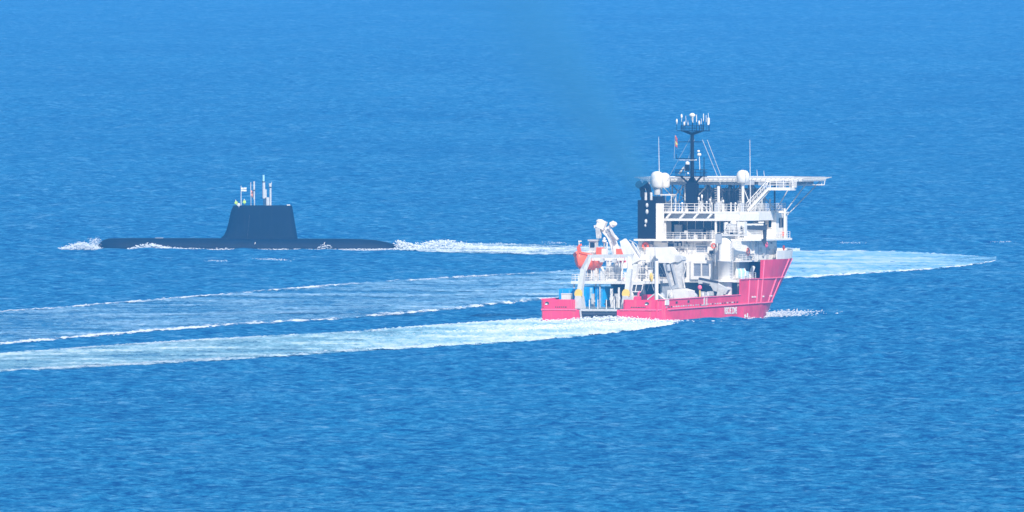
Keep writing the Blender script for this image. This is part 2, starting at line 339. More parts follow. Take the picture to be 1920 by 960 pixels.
foamw = bpy.data.materials.new('white_foam'); foamw.use_nodes = True
foamw.node_tree.nodes['Principled BSDF'].inputs['Base Color'].default_value = (0.86, 0.88, 0.88, 1); foamw.node_tree.nodes['Principled BSDF'].inputs['Roughness'].default_value = 0.8
_t = foamw.node_tree; _tr = _t.nodes.new('ShaderNodeBsdfTransparent'); _mx = _t.nodes.new('ShaderNodeMixShader'); _mx.inputs[0].default_value = 0.72
_t.nodes['Principled BSDF'].inputs['Base Color'].default_value = (0.80, 0.83, 0.85, 1)
_t.links.new(_tr.outputs[0], _mx.inputs[1]); _t.links.new(_t.nodes['Principled BSDF'].outputs[0], _mx.inputs[2]); _t.links.new(_mx.outputs[0], _t.nodes['Material Output'].inputs['Surface'])
def lumps(name, pts, n, label, frame, r=(0.08, 0.3), spread=(0.5, 0.8, 0.25), hz=lambda t: 0.0, flat=0.6):
    """a splash: hundreds of little water clots strewn along a path (frame coordinates)"""
    b = MB(); pts = [Vector(p) for p in pts]; seg = [(pts[i + 1] - pts[i]).length for i in range(len(pts) - 1)]; tot = sum(seg)
    ico = [(0, 0, 1)] + [(0.894 * math.cos(k * 1.2566), 0.894 * math.sin(k * 1.2566), 0.447) for k in range(5)] + [(0.894 * math.cos(k * 1.2566 + 0.628), 0.894 * math.sin(k * 1.2566 + 0.628), -0.447) for k in range(5)] + [(0, 0, -1)]
    fc = [(0, 1 + k, 1 + (k + 1) % 5) for k in range(5)] + [(1 + k, 6 + k, 1 + (k + 1) % 5) for k in range(5)] + [(6 + k, 6 + (k + 1) % 5, 1 + (k + 1) % 5) for k in range(5)] + [(6 + k, 11, 6 + (k + 1) % 5) for k in range(5)]
    for _ in range(int(n * 2.6)):
        s_ = random.random() * tot; k = 0; s0 = s_
        while k < len(seg) - 1 and s0 > seg[k]: s0 -= seg[k]; k += 1
        c = pts[k].lerp(pts[k + 1], s0 / max(seg[k], 1e-6)); t_ = s_ / tot
        c = c + Vector((random.gauss(0, spread[0]), random.gauss(0, spread[1]), abs(random.gauss(0, spread[2])) + hz(t_) * random.random() ** 1.5))
        q = random.uniform(*r) * 0.6; ax = (q * random.uniform(0.8, 2.4), q * random.uniform(0.8, 1.6), q * random.uniform(0.4, 1.0) * flat * 1.6)
        b.add([(c.x + v[0] * ax[0] * random.uniform(0.8, 1.2), c.y + v[1] * ax[1], c.z + v[2] * ax[2]) for v in ico], fc)
    o = b.build(name, foamw, None, fixn=False); o.matrix_world = frame; return tag(o, label, 'foam', None, 'stuff')
# ------------------------------------------------------------------ SURVEY / RESCUE SHIP
ship = thing('rescue_ship', 'red hulled rescue support ship with white superstructure and high helideck', 'ship')
def curve(tb, t): return float(np.interp(t, [p[0] for p in tb], [p[1] for p in tb]))
HB0 = [(0, 9.1), (.006, 9.6), (.02, 9.9), (.5, 9.9), (.6, 9.6), (.66, 8.9), (.72, 7.6), (.79, 5.9), (.85, 4.2), (.9, 2.8), (.95, 1.4), (1, .05)]
HB1 = [(0, 9.2), (.006, 9.7), (.02, 9.95), (.5, 9.95), (.6, 9.85), (.68, 9.3), (.75, 8.2), (.8, 7.0), (.86, 5.2), (.91, 3.5), (.96, 1.6), (1, .05)]
def hbr(y, z):
    """half breadth of the hull at y, z"""
    zz = min(max(z, -2.5), 10.6); L_ = np.interp(zz, [-2.5, 0, 9.3, 10.6], [73, 76, 86.8, 87.3])
    k = np.interp(zz, [0, 2, 6, 9.3], [0, .15, .62, 1.0]); t = min(1.0, max(0.0, y / L_))
    return 1.04 * ((1 - k) * curve(HB0, t) + k * curve(HB1, t))
def ylen(z): return float(np.interp(z, [-2.5, 0, 9.3, 10.6], [73, 76, 86.8, 87.3]))
def knuck(y): return 1.95 + 0.55 * min(1, y / 45.0)
def shell(y0, y1, zlo, zhi, side, b, th=0.18, ny=24, nz=5, y1top=None):
    """plating between two heights on one side; zlo, zhi functions of y; follows the stem when y1 is None"""
    outer = []
    for i in range(ny + 1):
        row = []
        for j in range(nz + 1):
            f = i / ny
            yb = y0 + (( (y1 if y1 is not None else ylen(0)) - y0) * f)
            z = zlo(yb) + (zhi(yb) - zlo(yb)) * j / nz
            y = y0 + ((y1 if y1 is not None else ylen(z)) - y0) * f
            row.append((y, z))
        outer.append(row)
    vs = []; K = nz + 1
    for s_ in (0, th):
        for row in outer:
            for y, z in row: vs.append((side * max(0.02, hbr(y, z) - s_), y, z))
    n = (ny + 1) * K; fs = []
    for i in range(ny):
        for j in range(nz):
            a_ = i * K + j; fs.append((a_, a_ + 1, a_ + K + 1, a_ + K)); fs.append((n + a_, n + a_ + K, n + a_ + K + 1, n + a_ + 1))
        fs.append((i * K + nz, n + i * K + nz, n + (i + 1) * K + nz, (i + 1) * K + nz)); fs.append((i * K, (i + 1) * K, n + (i + 1) * K, n + i * K))
    for e_ in (0, ny):
        for j in range(nz): a_ = e_ * K + j; fs.append((a_, n + a_, n + a_ + 1, a_ + 1))
    b.add(vs, fs, False)
aft_top = lambda y: 3.55 + 0.35 * min(1, y / 35.0)
hb_ = MB()
for sd_ in (-1, 1): shell(0, None, lambda y: -2.5, knuck, sd_, hb_, ny=40, nz=4)
for x0, x1 in ((-9.45, -3.2), (2.9, 9.45)):         # transom plates either side of the stern ramp
    hb_.box(x0, x1, 0.0, 0.25, -2.5, 1.95)
hb_.box(-9.3, 9.3, 0.6, 20, -2.5, -1.0)
hull = hb_.build('hull', 'red', ship)
# stern ramp recess
b = MB(); b.prism([(0.3, -1.5), (5.5, 1.95), (5.5, 1.6), (0.7, -1.9)], 'x', -3.19, 2.89)
b.build('stern_ramp', 'dark', ship)
for xa, xb in ((-3.45, -3.2), (2.9, 3.15)):
    b = MB(); b.box(xa, xb, 0.26, 5, -1.5, 1.9); b.build('ramp_cheek', 'lgrey', ship)
b = MB(); b.beam((-3.2, -0.02, 1.9), (-2.85, -0.02, -0.3), 0.2, 0.25); b.build('ramp_cheek', 'lgrey', ship)
b = MB(); b.tube((-3.1, 0.55, 1.35), (2.8, 0.55, 1.35), 0.34, n=12); b.build('stern_roller', 'dark', ship)
b = MB(); b.box(-3.2, 2.9, 0.05, 0.45, 1.75, 2.1); b.build('ramp_sill', 'lgrey', ship)
for k, px in enumerate((1105, 1121, 1137, 1152)):
    p = at(px, 577, y=0.3); b = MB(); b.tube((p.x, .3, 2.1), (p.x, .3, 3.55), 0.07, n=6); b.build('stern_stanchion', 'white', ship)
b = MB(); b.box(-3.1, 2.8, 0.26, 0.3, 2.35, 2.4); b.build('stern_chain', 'offw', ship)
# main deck
dk = [(hbr(y, 2.1) - 0.19, y) for y in np.linspace(0.26, 74, 30)]
MBd = MB(); MBd.prism([(x, y) for x, y in dk] + [(-x, y) for x, y in reversed(dk)], 'z', 1.6, 2.12)
MBd.build('main_deck', 'deck', ship)
# bulwarks
b = MB()
for sd_ in (-1, 1): shell(0.0, 36.5, knuck, aft_top, sd_, b, ny=20, nz=2)
b.box(-9.45, -4.45, 0.0, 0.22, 1.95, 3.55); b.box(4.05, 9.45, 0.0, 0.22, 1.95, 3.55)
b.box(-4.5, -4.3, 0.0, 2.2, 1.95, 3.5); b.box(4.0, 4.2, 0.0, 2.2, 1.95, 3.5)
bulw = b.build('aft_bulwark', 'red', ship)
b = MB()
for sd_ in (-1, 1):
    b = MB(); shell(36.5, 46.5, knuck, lambda y: 6.35, sd_, b, ny=8, nz=4); b.build('side_bulwark', 'red', ship)
b = MB()
for sd_ in (-1, 1): shell(46.5, None, knuck, lambda y: 9.3, sd_, b, ny=26, nz=8)
b.build('forecastle', 'red', ship)
b = MB()
def fc_y(t, z): return 46.5 + (ylen(z) - 46.5) * t
fd = [(hbr(fc_y(t, 9.2), 9.2) - 0.2, fc_y(t, 9.2)) for t in np.linspace(0, 0.995, 24)]
b.prism(fd + [(-x, y) for x, y in reversed(fd)], 'z', 9.0, 9.22); b.build('forecastle_deck', 'deck', ship)
b = MB()
for sd_ in (-1, 1):
    pts = []
    for i in range(15):
        f = 0.2 + 0.8 * i / 14
        pts.append([(f, 9.32), (f, 10.65)])
    vs = []
    for s_ in (0.02, 0.2):
        for row in pts:
            for f, z in row: y = fc_y(f, z); vs.append((sd_ * max(.02, hbr(y, z) - s_), y, z))
    fs = []
    for i in range(14):
        a_ = i * 2; fs += [(a_, a_ + 1, a_ + 3, a_ + 2), (30 + a_, 32 + a_, 33 + a_, 31 + a_), (a_ + 1, 31 + a_, 33 + a_, a_ + 3)]
    fs += [(0, 30, 31, 1)]; b.add(vs, fs)
b.build('bow_bulwark', 'white', ship)
# fenders: horizontal rubbing strakes and vertical ribs
def strake(y0, y1, zf, name, m, r=0.13, follow=None):
    for sd_ in (-1, 1):
        b = MB(); pts = []
        for i in range(25):
            y = y0 + (y1 - y0) * i / 24; z = zf(y); pts.append((sd_ * (hbr(y, z) + 0.05), y, z))
        b.path(pts, r, 6); b.build(name, m, ship)
strake(0.1, 77.6, lambda y: knuck(y), 'rubbing_strake', 'redl', 0.14)
strake(46.5, 83.6, lambda y: 6.35, 'rubbing_strake', 'redl', 0.10)
strake(0.1, 36.5, lambda y: aft_top(y), 'bulwark_capping', 'redl', 0.09)
strake(36.5, 46.5, lambda y: 6.35, 'bulwark_capping', 'redl', 0.09)
for sx in (-1, 1):
    b = MB(); b.tube((sx * 3.6 - .15, -.04, 1.95), (sx * 9.45, -.04, 1.95), 0.13, n=6); b.build('rubbing_strake', 'redl', ship)
for y, z0, z1 in ((40.2, 2.5, 6.2), (44.5, 2.5, 6.2), (46.7, 2.6, 9.2), (57.5, 2.6, 9.2), (52, 2.6, 6.3), (66.5, 2.7, 9.2)):
    for sd_ in (-1, 1):
        b = MB(); pts = [(sd_ * (hbr(y + (z - z0) * (0.9 if y > 50 else 0.15), z) + .03), y + (z - z0) * (0.9 if y > 50 else 0.15), z) for z in np.linspace(z0, z1, 6)]
        b.path(pts, 0.13, 5); b.build('fender_rib', 'redl', ship)
# freeing ports and mooring openings
rr = random.Random(4)
def freeing_port(y, w_, h_, mtop=0.0, m='dark'):
    z = knuck(y) + 0.32 + mtop; x = hbr(y, z); b = MB(); b.box(x - .02, x + .05, y, y + w_, z, z + h_); return b.build('freeing_port', m, bulw)
for i in range(30):
    y = 2 + i * 1.13
    if 18 < y < 21: continue
    freeing_port(y, 0.42 + 0.3 * rr.random(), 0.17 + .06 * rr.random(), m=rr.choice(['dark', 'dark', 'offw', 'grey']))
for x0, x1 in ((-7.4, -5.4), (5.2, 7.6)):
    k = x0
    while k < x1:
        b = MB(); w_ = 0.16 + rr.random() * .16; b.box(k, k + w_, -.04, .02, 2.28, 2.46); b.build('freeing_port', 'dark', bulw); k += w_ + .12
for x in (-8.7, 7.9):
    b = MB(); b.lathe((0, 0, 0), [(0.34, -.05), (0.34, .05)], 12)
    b.v = [(x + v[0], -.02 + v[2], 2.95 + v[1] * .75) for v in b.v]; b.build('mooring_opening', 'dark', bulw)
    b = MB(); b.box(x - .3, x + .06, -.1, -.03, 2.72, 2.9); b.build('mooring_roller', 'white', bulw)
for x0, z0, yy in ((10.33, 2.9, 6.5), (10.33, 3.0, 12.0)):
    b = MB(); b.box(x0 - .02, x0 + .04, yy, yy + .8, z0, z0 + .35); b.build('freeing_port', 'dark', bulw)
# painted name on the starboard side
def text_mesh(name, s_, size, mtx, m, parent, off=0.0):
    cu = bpy.data.curves.new(name, 'FONT'); cu.body = s_; cu.size = size; cu.extrude = 0.012; cu.offset = off; cu.align_x = 'CENTER'; cu.align_y = 'CENTER'
    o = bpy.data.objects.new(name, cu); C.objects.link(o); dg = bpy.context.evaluated_depsgraph_get(); me = bpy.data.meshes.new_from_object(o.evaluated_get(dg))
    bpy.data.objects.remove(o); me.name = name; me.materials.clear(); me.materials.append(M[m]); me.transform(mtx)
    o = bpy.data.objects.new(name, me); C.objects.link(o); o.parent = parent; return o
yt = (at(1352, 583, x=9.9).y + at(1378, 583, x=9.9).y) / 2; zt = at(1365, 583, x=9.9).z
text_mesh('lettering', 'RESCUE ZONE', 1.42, Matrix.Translation((hbr(yt, 1.2) + 0.05, yt, zt)) @ Matrix.Rotation(math.radians(90), 4, 'Z') @ Matrix.Rotation(math.radians(90), 4, 'X') @ Matrix.Diagonal((0.62, 1, 1, 1)), 'white', hull, 0.04)
b = MB(); yd = at(1388, 590, x=9.6).y; b.box(hbr(yd, .8), hbr(yd, .8) + .05, yd, yd + .7, .35, .8); b.build('draught_mark', 'white', hull); b = MB(); b.box(hbr(yd, .8), hbr(yd, .8) + .05, yd + 1.2, yd + 1.6, .3, 1.0); b.build('draught_mark', 'white', hull)
for px, py in ((1400, 558), (1405, 558), (1422, 557), (1442, 556), (1446, 556)):
    p = at(px, py, x=9.4); xx = hbr(p.y, p.z); b = MB(); b.box(xx - .1, xx + .08, p.y, p.y + .7, p.z, p.z + .22); b.build('hull_marking', 'white', hull)

# ---- 01 deck (z 6.2), carried over the working deck
D1, D2, D3, D4 = 6.25, 9.25, 12.6, 16.9
b = MB()
b.prism([(-9.6, 13.5), (2.6, 13.5), (2.6, 22), (0.8, 22), (0.8, 38), (9.6, 38), (9.6, 46.4), (-9.6, 46.4)], 'z', D1 - .42, D1)
b.build('boat_deck', 'white', ship)
rail([(-9.5, 13.6, D1), (2.5, 13.6, D1), (2.5, 22, D1)], 'deck_railing', ship, post=1.5)
rail([(-9.5, 13.6, D1), (-9.5, 40, D1)], 'deck_railing', ship, post=1.5)
rail([(1.0, 38.1, D1), (9.5, 38.1, D1), (9.5, 46, D1)], 'deck_railing', ship, post=1.3)
for x, y in ((-9.3, 14), (-5, 14), (-.6, 14), (2.4, 14), (-9.3, 24), (-9.3, 34), (2.4, 21.8), (9.3, 38.3), (5.2, 38.3)):
    b = MB(); b.tube((x, y, 2.1), (x, y, D1 - .4), 0.12, n=6); b.build('deck_pillar', 'offw', ship)
# lower house between the decks
b = MB(); b.box(-7.9, 7.9, 47.0, 54, 2.1, D1 - .43); b.box(-7.9, 0.4, 27, 47.01, 2.1, D1 - .43)
lowh = b.build('lower_house', 'grey', ship)
for x0, z0 in ((2.0, 2.2), (5.4, 2.2)):
    b = MB(); b.box(x0, x0 + .9, 46.94, 47.0, z0, z0 + 2.0); b.build('door', 'grey', lowh)
# ---- main superstructure
def block(name, x0, x1, y0, y1, z0, z1, m='white', parent=ship):
    b = MB(); b.box(x0, x1, y0, y1, z0, z1); return b.build(name, m, parent)
acc = MB()
YA = 40.0
acc.prism([(-8.0, YA), (8.0, YA), (8.9, 43.5), (8.9, 57.5), (6.2, 64), (-6.2, 64), (-8.9, 57.5), (-8.9, 43.5)], 'z', D2 + .02, D3 - .3)
acc.box(-8.0, 8.0, YA + 1.2, 47.0, D1, D2 - .22)
acc = acc.build('deckhouse', 'white', ship)
b = MB(); b.prism([(-8.6, YA - 1), (9.2, YA - 1), (9.7, 47), (-9.7, 47)], 'z', D2 - .22, D2); b.build('upper_deck', 'white', ship)
b = MB(); b.prism([(-8.3, YA - 1.2), (4.4, YA - 1.2), (4.4, YA + 1.4), (9.0, YA + 1.8), (10.6, 46), (10.6, 60), (8, 66), (-8, 66), (-10.6, 60), (-10.6, 46), (-8.3, 44)], 'z', D3 - .3, D3)
b.build('bridge_deck', 'white', ship)
rail([(-4.2, YA - 1.1, D3), (4.3, YA - 1.1, D3), (4.3, YA + 1.3, D3), (8.9, YA + 1.7, D3), (10.4, 46.2, D3), (10.4, 59.5, D3)], 'deck_railing', ship, post=1.25)
rail([(4.8, YA - .9, D2), (9.1, YA - .9, D2), (9.6, 46.6, D2)], 'deck_railing', ship, post=1.4, h=.95)
# shutters with white frame over the working deck
def frame_rect(b, x0, x1, y, z0, z1, t=.18, d=.12):
    b.box(x0, x0 + t, y - d, y, z0, z1); b.box(x1 - t, x1, y - d, y, z0, z1); b.box(x0 + t, x1 - t, y - d, y, z1 - t, z1); b.box(x0 + t, x1 - t, y - d, y, z0, z0 + t)
pa, pb = at(1296, 521, y=38), at(1336, 488, y=38)
hg = MB(); hg.box(-8.0, 3.9, 38.0, YA + 1.19, D1 + .01, D3 - 2.4); hg = hg.build('shutter_house', 'white', ship)
b = MB(); frame_rect(b, pa.x, pb.x, 37.99, D1 + .05, pb.z, .5, .3); b.box((pa.x + pb.x) / 2 - .1, (pa.x + pb.x) / 2 + .1, 37.7, 37.99, D1 + .1, pb.z - .5); b.build('shutter_frame', 'white', hg)
for k in (0, 1):
    xa = pa.x + .5 + k * ((pb.x - pa.x) / 2 - .38); b = MB()
    for j in range(9): zz = D1 + .25 + j * (pb.z - D1 - .8) / 9; b.box(xa + .02, xa + (pb.x - pa.x) / 2 - .64, 37.86 + (j % 2) * .03, 37.985, zz, zz + (pb.z - D1 - .8) / 9 - .02)
    b.build('shutter', 'greyglass', hg)
b = MB(); b.box(-6, 0.8, 37.7, 37.98, D1 + .4, D1 + 2.6); b.build('painted_shade_panel', 'glass', hg)  # dark slab stands in for the shadow behind the deck crane
# aft face details of the deckhouse: windows, doors, lockers, pipes
def win(px, py, w_, h_, y, parent, m='glass', fr=True):
    p = at(px, py, y=y)
    b = MB(); b.box(p.x - w_ / 2, p.x + w_ / 2, y - .05, y + .02, p.z - h_ / 2, p.z + h_ / 2); o = b.build('window', m, parent)
    if fr:
        b = MB(); frame_rect(b, p.x - w_ / 2 - .1, p.x + w_ / 2 + .1, y - .03, p.z - h_ / 2 - .1, p.z + h_ / 2 + .1, .1, .07); b.build('window_frame', 'white', parent)
    return o
win(1316, 467, 1.9, 1.0, YA, acc, 'greyglass'); win(1272, 457, 1.3, .8, YA, acc); win(1258, 459, 1.0, .6, YA, acc)
win(1276, 469, 1.5, .5, YA, acc); win(1220, 455, 1.2, .5, YA, acc, 'greyglass'); win(1246, 452, .9, .5, YA, acc, 'greyglass')
for px in (1225, 1284, 1300):
    p = at(px, 480, y=YA); b = MB(); b.box(p.x - .06, p.x + .06, YA - .12, YA, D2 + .1, D3 - .32); b.build('wall_pipe', 'offw', acc)
for px, py, s_ in ((1204, 474, .5), (1212, 470, .4), (1228, 470, .7), (1294, 476, .5), (1287, 462, .5), (1302, 480, .4)):
    p = at(px, py, y=YA - .3); b = MB(); b.box(p.x - s_ / 2, p.x + s_ / 2, YA - .35, YA, p.z - s_ * .7, p.z + s_ * .7); b.build('wall_box', 'offw', acc)
def ring(px, py, x=None, y=None, R=.42, r=.1, label='', group=None):
    p = at(px, py, x=x) if x is not None else at(px, py, y=y)
    t = bpy.data.meshes.new('lifebuoy'); bm = bmesh.new(); n, m_ = 16, 6; vv = []
    for i in range(n):
        a_ = 2 * math.pi * i / n
        for j in range(m_):
            c_ = 2 * math.pi * j / m_; rad = R + r * math.cos(c_); q = (rad * math.cos(a_), r * math.sin(c_), rad * math.sin(a_))
            if x is not None: q = (q[1], q[0], q[2])
            vv.append(bm.verts.new(q))
    for i in range(n):
        for j in range(m_): bm.faces.new((vv[i * m_ + j], vv[i * m_ + (j + 1) % m_], vv[(i + 1) % n * m_ + (j + 1) % m_], vv[(i + 1) % n * m_ + j]))
    bmesh.ops.recalc_face_normals(bm, faces=bm.faces[:]); bm.to_mesh(t); bm.free(); t.materials.append(M['orange'])
    o = bpy.data.objects.new('lifebuoy', t); C.objects.link(o); o.matrix_world = MSHIP @ Matrix.Translation(p); return tag(o, label, 'lifebuoy', group)
ring(1403, 472, x=9.03, R=.55, r=.09, label='orange lifebuoy ring hung on the starboard white deckhouse wall', group='lifebuoys on the ship')
ring(1338, 461, y=YA - 1.35, R=.34, r=.12, label='orange lifebuoy left of the white crane tower, on the shaded wall', group='lifebuoys on the ship')
ring(1210, 461, y=YA - .5, R=.42, r=.2, label='orange lifebuoy below the black funnel on the aft wall', group='lifebuoys on the ship')
# starboard side face: grey shutter band, doors, posts
b = MB(); b.box(7.9, 8.05, 42.5, 46.9, D1 + 1.2, D2 - .3); b.build('side_shutter', 'greyglass', acc)
for y in (44.9, 48.9, 52.5):
    b = MB(); b.box(8.88, 8.95, y, y + .12, D2 + .05, D3 - .32); b.build('wall_seam', 'grey', acc)
for y in (53.6, 57.5):
    b = MB(); b.box(8.88, 8.96, y - 1, y, D2 + .2, D2 + 2.1); b.build('door', 'lgrey', acc)
b = MB(); b.box(8.85, 9.15, 46.3, 46.6, D2, D3 - .3); b.build('wall_pipe', 'white', acc)
# rack of pale blue bottles and lockers at the side deck
rack = block('bottle_rack', 8.3, 9.4, 38.7, 39.0, D1, D1 + .25, 'offw')
for k in range(7):
    b = MB(); b.lathe((8.75, 39.2 + k * .62, D1 + .02), [(.25, 0), (.25, 1.35), (.1, 1.6), (.08, 1.75)], 10); b.build('gas_bottle', 'lblue' if k % 3 else 'white', rack)
b = MB(); b.beam((8.9, 44.4, D1), (9.2, 45.8, D1 + 2.0), .5, .35); b.build('rack_arm', 'white', rack)

# ---- bridge
YB = 45.5
br = MB(); br.prism([(-8, YB), (8, YB), (8, 61), (6, 64.5), (-6, 64.5), (-8, 61)], 'z', D3, D4 - .9); br = br.build('bridge', 'white', ship)
for i in range(9):                                     # aft windows
    xa = -4.4 + i * 1.36; b = MB(); b.box(xa, xa + 1.24, YB - .06, YB + .02, D3 + .25, D4 - 1.35); b.build('window', 'glass', br)
for x0, x1, z0, z1, mm in ((-3.6, -2.4, .4, 2.2, 'grey'), (-1.4, 1.2, .4, 1.5, 'greyglass'), (1.6, 2.7, .3, 1.7, 'dark')):
    b = MB(); b.box(x0, x1, YB - .9, YB - .3, D3 + .01, D3 + z1); b.build('deck_locker', mm, br)
for i in range(11):                                    # starboard side windows
    ya = YB + .3 + i * 1.02; b = MB(); b.box(7.98, 8.05, ya, ya + .86, D4 - 2.5, D4 - 1.15); b.build('window', 'glass', br)
    b = MB(); b.box(-8.05, -7.98, ya, ya + .86, D4 - 2.5, D4 - 1.15); b.build('window', 'glass', br)
for i in range(7):
    xa = -5.6 + i * 1.63; b = MB(); b.box(xa, xa + 1.4, 64.48, 64.56, D4 - 2.5, D4 - 1.15); b.build('window', 'glass', br)
# roof overhang with slotted fascia
YF = 41.6
b = MB(); b.prism([(-4.4, YF), (8.3, YF), (9.6, 47), (9.6, 60), (6.5, 65.2), (-6.5, 65.2), (-9.6, 60), (-9.6, 47), (-4.4, 44.6)], 'z', D4 - .28, D4)
roof = b.build('bridge_roof', 'white', ship)
b = MB(); b.box(-4.4, 8.2, YF, YF + .3, D4 - 1.45, D4 - 1.1); b.box(4.2, 8.2, YF + .02, YF + .28, D4 - 1.12, D4 - .27)
b.beam((8.25, YF + .15, D4 - .85), (9.55, 47, D4 - .85), .25, 1.15); b.beam((9.5, 47, D4 - .85), (9.5, 60, D4 - .85), .25, 1.15)
bp2 = MB(); bp2.beam((-9.5, 47, D4 - .85), (-9.5, 60, D4 - .85), .25, 1.15); bp2.build('roof_fascia', 'white', roof)
for x in (-3.6, -1.3, 1.0, 3.3): b.beam((x - .35, YF + .15, D4 - 1.12), (x + .45, YF + .15, D4 - .27), .3, .3, up=(1, 0, 0))
b.build('roof_fascia', 'white', roof)
b = MB(); b.box(-4.3, 4.2, YF + .9, YF + 1.0, D4 - 1.2, D4 - .28); b.build('fascia_backing', 'grey', roof)
for x, y in ((4.3, YF + .2), (-4.2, YF + .3), (8.1, YF + .2)):
    b = MB(); b.box(x - .14, x + .14, y, y + .3, D3 if x < 5 else D3, D4 - 1.45); b.build('roof_pillar', 'white', ship)
rail([(-4.3, YF + .1, D4), (3.4, YF + .1, D4)], 'roof_railing', ship, post=1.4, h=1.25, r=.045)
rail([(4.2, YF + .1, D4), (8.2, YF + .1, D4), (9.5, 47, D4), (9.5, 60, D4)], 'roof_railing', ship, post=.7, h=1.2)
# starboard wing cab, wing frame
wing = block('wing_cab', 8.2, 10.0, 54.2, 59.4, D3, D4 - .29)
b = MB(); b.box(8.75, 9.25, 54.1, 54.2, D4 - 2.6, D4 - 1.1); b.build('window', 'glass', wing)
b = MB(); frame_rect(b, 8.65, 9.35, 54.19, D4 - 2.7, D4 - 1.0, .1, .12); b.build('window_frame', 'white', wing)
b = MB(); b.box(9.98, 10.05, 55.5, 58, D4 - 2.6, D4 - 1.1); b.build('window', 'glass', wing)
p = at(1471, 440, x=10.3)
b = MB(); b.tube((10.3, p.y, D3), (10.3, p.y, D4 + .4), .2, n=8); b.beam((10.3, p.y, D4 - .2), (8.4, p.y - 1, D4 - .2), .18, .18); b.beam((10.3, p.y, D4 - .2), (10.3, p.y + 2, D4 - .25), .15, .15); b.build('wing_post', 'white', ship)
b = MB(); b.box(9.9, 10.25, 57, 58, D3 + .3, D3 + 1.0); b.build('wing_locker', 'orange', ship)
# port side twin of the wing
b = MB(); b.box(-10.0, -8.2, 54.2, 59.4, D3, D4 - .29); b.build('wing_cab', 'white', ship)
# forecastle fittings
for k, y in enumerate((68, 71, 74)):
    p = (3.5 - k * 1.2, y, 9.22); b = MB(); b.lathe(p, [(.5, 0), (.35, .3), (.35, .9), (.5, 1.1)], 10); b.build('mooring_bollard', 'white', ship)
p = at(1475, 472, y=70); b = MB(); b.tube((6.0, 69, 9.2), (6.0, 69, 11.3), .12, n=6); b.box(5.87, 6.13, 68.9, 69.1, 10.7, 11.3); b.tube((5.75, 69, 10.9), (6.25, 69, 10.9), .06, n=6); b.build('fire_monitor', 'orange', ship)
b = MB(); b.box(3.0, 7.2, 62.2, 64.8, 9.22, 10.4); b.box(6.6, 7.4, 58.8, 61, 9.22, 10.7); b.build('deck_locker', 'offw', ship)

# ---- funnel (port) with vents and exhaust pipes
b = MB(); b.prism([(-8.1, 40.1), (-5.0, 40.1), (-5.0, 44.3), (-8.1, 44.3)], 'z', D3 + .02, 18.7); b.prism([(-7.7, 40.6), (-5.0, 40.6), (-5.0, 44.0), (-7.7, 44.0)], 'z', 18.69, 19.3)
fun = b.build('funnel', 'black', ship)
b = MB(); b.box(-4.98, -4.0, 40.1, 41.0, D3 + .02, 18.2); b.box(-4.98, -4.7, 39.9, 40.1, D3 + .02, 18.2); b.build('funnel_trunk', 'white', ship)
for px, py, r in ((1213, 385, .42), (1213, 397, .45), (1211, 415, .42), (1210, 423, .25)):
    p = at(px, py, y=40.0); b = MB(); b.ball((p.x, 40.05, p.z), (r * .55, .35, r * .9), 10); b.build('vent_cowl', 'lgrey', fun)
for xa, ya in ((-7.5, 40.8), (-6.6, 41.2)):
    b = MB(); b.path([(xa, ya, 19.2), (xa, ya, 20.2), (xa - .15, ya - .35, 20.9), (xa - .3, ya - 1.1, 21.2)], [.42, .42, .48, .62], 10); b.build('exhaust_pipe', 'black', fun)
for xa in (-6.9, -6.0):
    b = MB(); b.tube((xa, 40.5, 18.6), (xa, 40.5, 19.9), .22, n=8); b.build('pipe_lagging', 'offw', fun)
b = MB(); b.box(-5.8, -3.9, 44.2, 46.5, 19.4, 19.6); 
for x, y in ((-5.7, 44.3), (-4.0, 44.3), (-5.7, 46.4), (-4.0, 46.4)): b.tube((x, y, D4), (x, y, 19.4), .07, n=5)
b.build('radome_platform', 'white', ship)
def radome(c, r, h, name='radome'):
    b = MB(); b.lathe(c, [(r * .78, 0), (r, .25), (r * 1.02, h - r * .9), (r * .93, h - r * .5), (r * .7, h - r * .2), (r * .35, h - r * .03), (.04, h)], 20); return b.build(name, 'white', ship)
p = at(1232, 352, y=45); radome((p.x, 45, p.z), 1.0, 2.6); radome((p.x + .55, 46.8, p.z), .9, 2.35)
b = MB(); b.tube((p.x, 45, 19.5), (p.x, 45, p.z + .1), .5, n=10); b.build('radome_pedestal', 'offw', ship)
p = at(1393, 343, y=46); radome((p.x, 46, p.z), 1.0, 2.05)
b = MB(); b.tube((p.x, 46, D4), (p.x, 46, p.z + .05), .26, n=8)
for k in range(9): b.box(p.x - .62, p.x - .1, 45.95, 46.05, D4 + .5 + k * .36, D4 + .56 + k * .36)
b.beam((p.x + .1, 46, p.z - .8), (p.x + 1.2, 46, D4 + 1.1), .1, .1); b.build('radome_pole', 'white', ship)
q = at(1347, 380, y=44); b = MB(); b.tube((q.x, 44, D4), (q.x, 44, 20.9), .24, n=8)
for k in range(10): b.box(q.x - .6, q.x - .1, 43.95, 44.05, D4 + .4 + k * .36, D4 + .46 + k * .36)
b.build('radome_pole', 'white', ship)
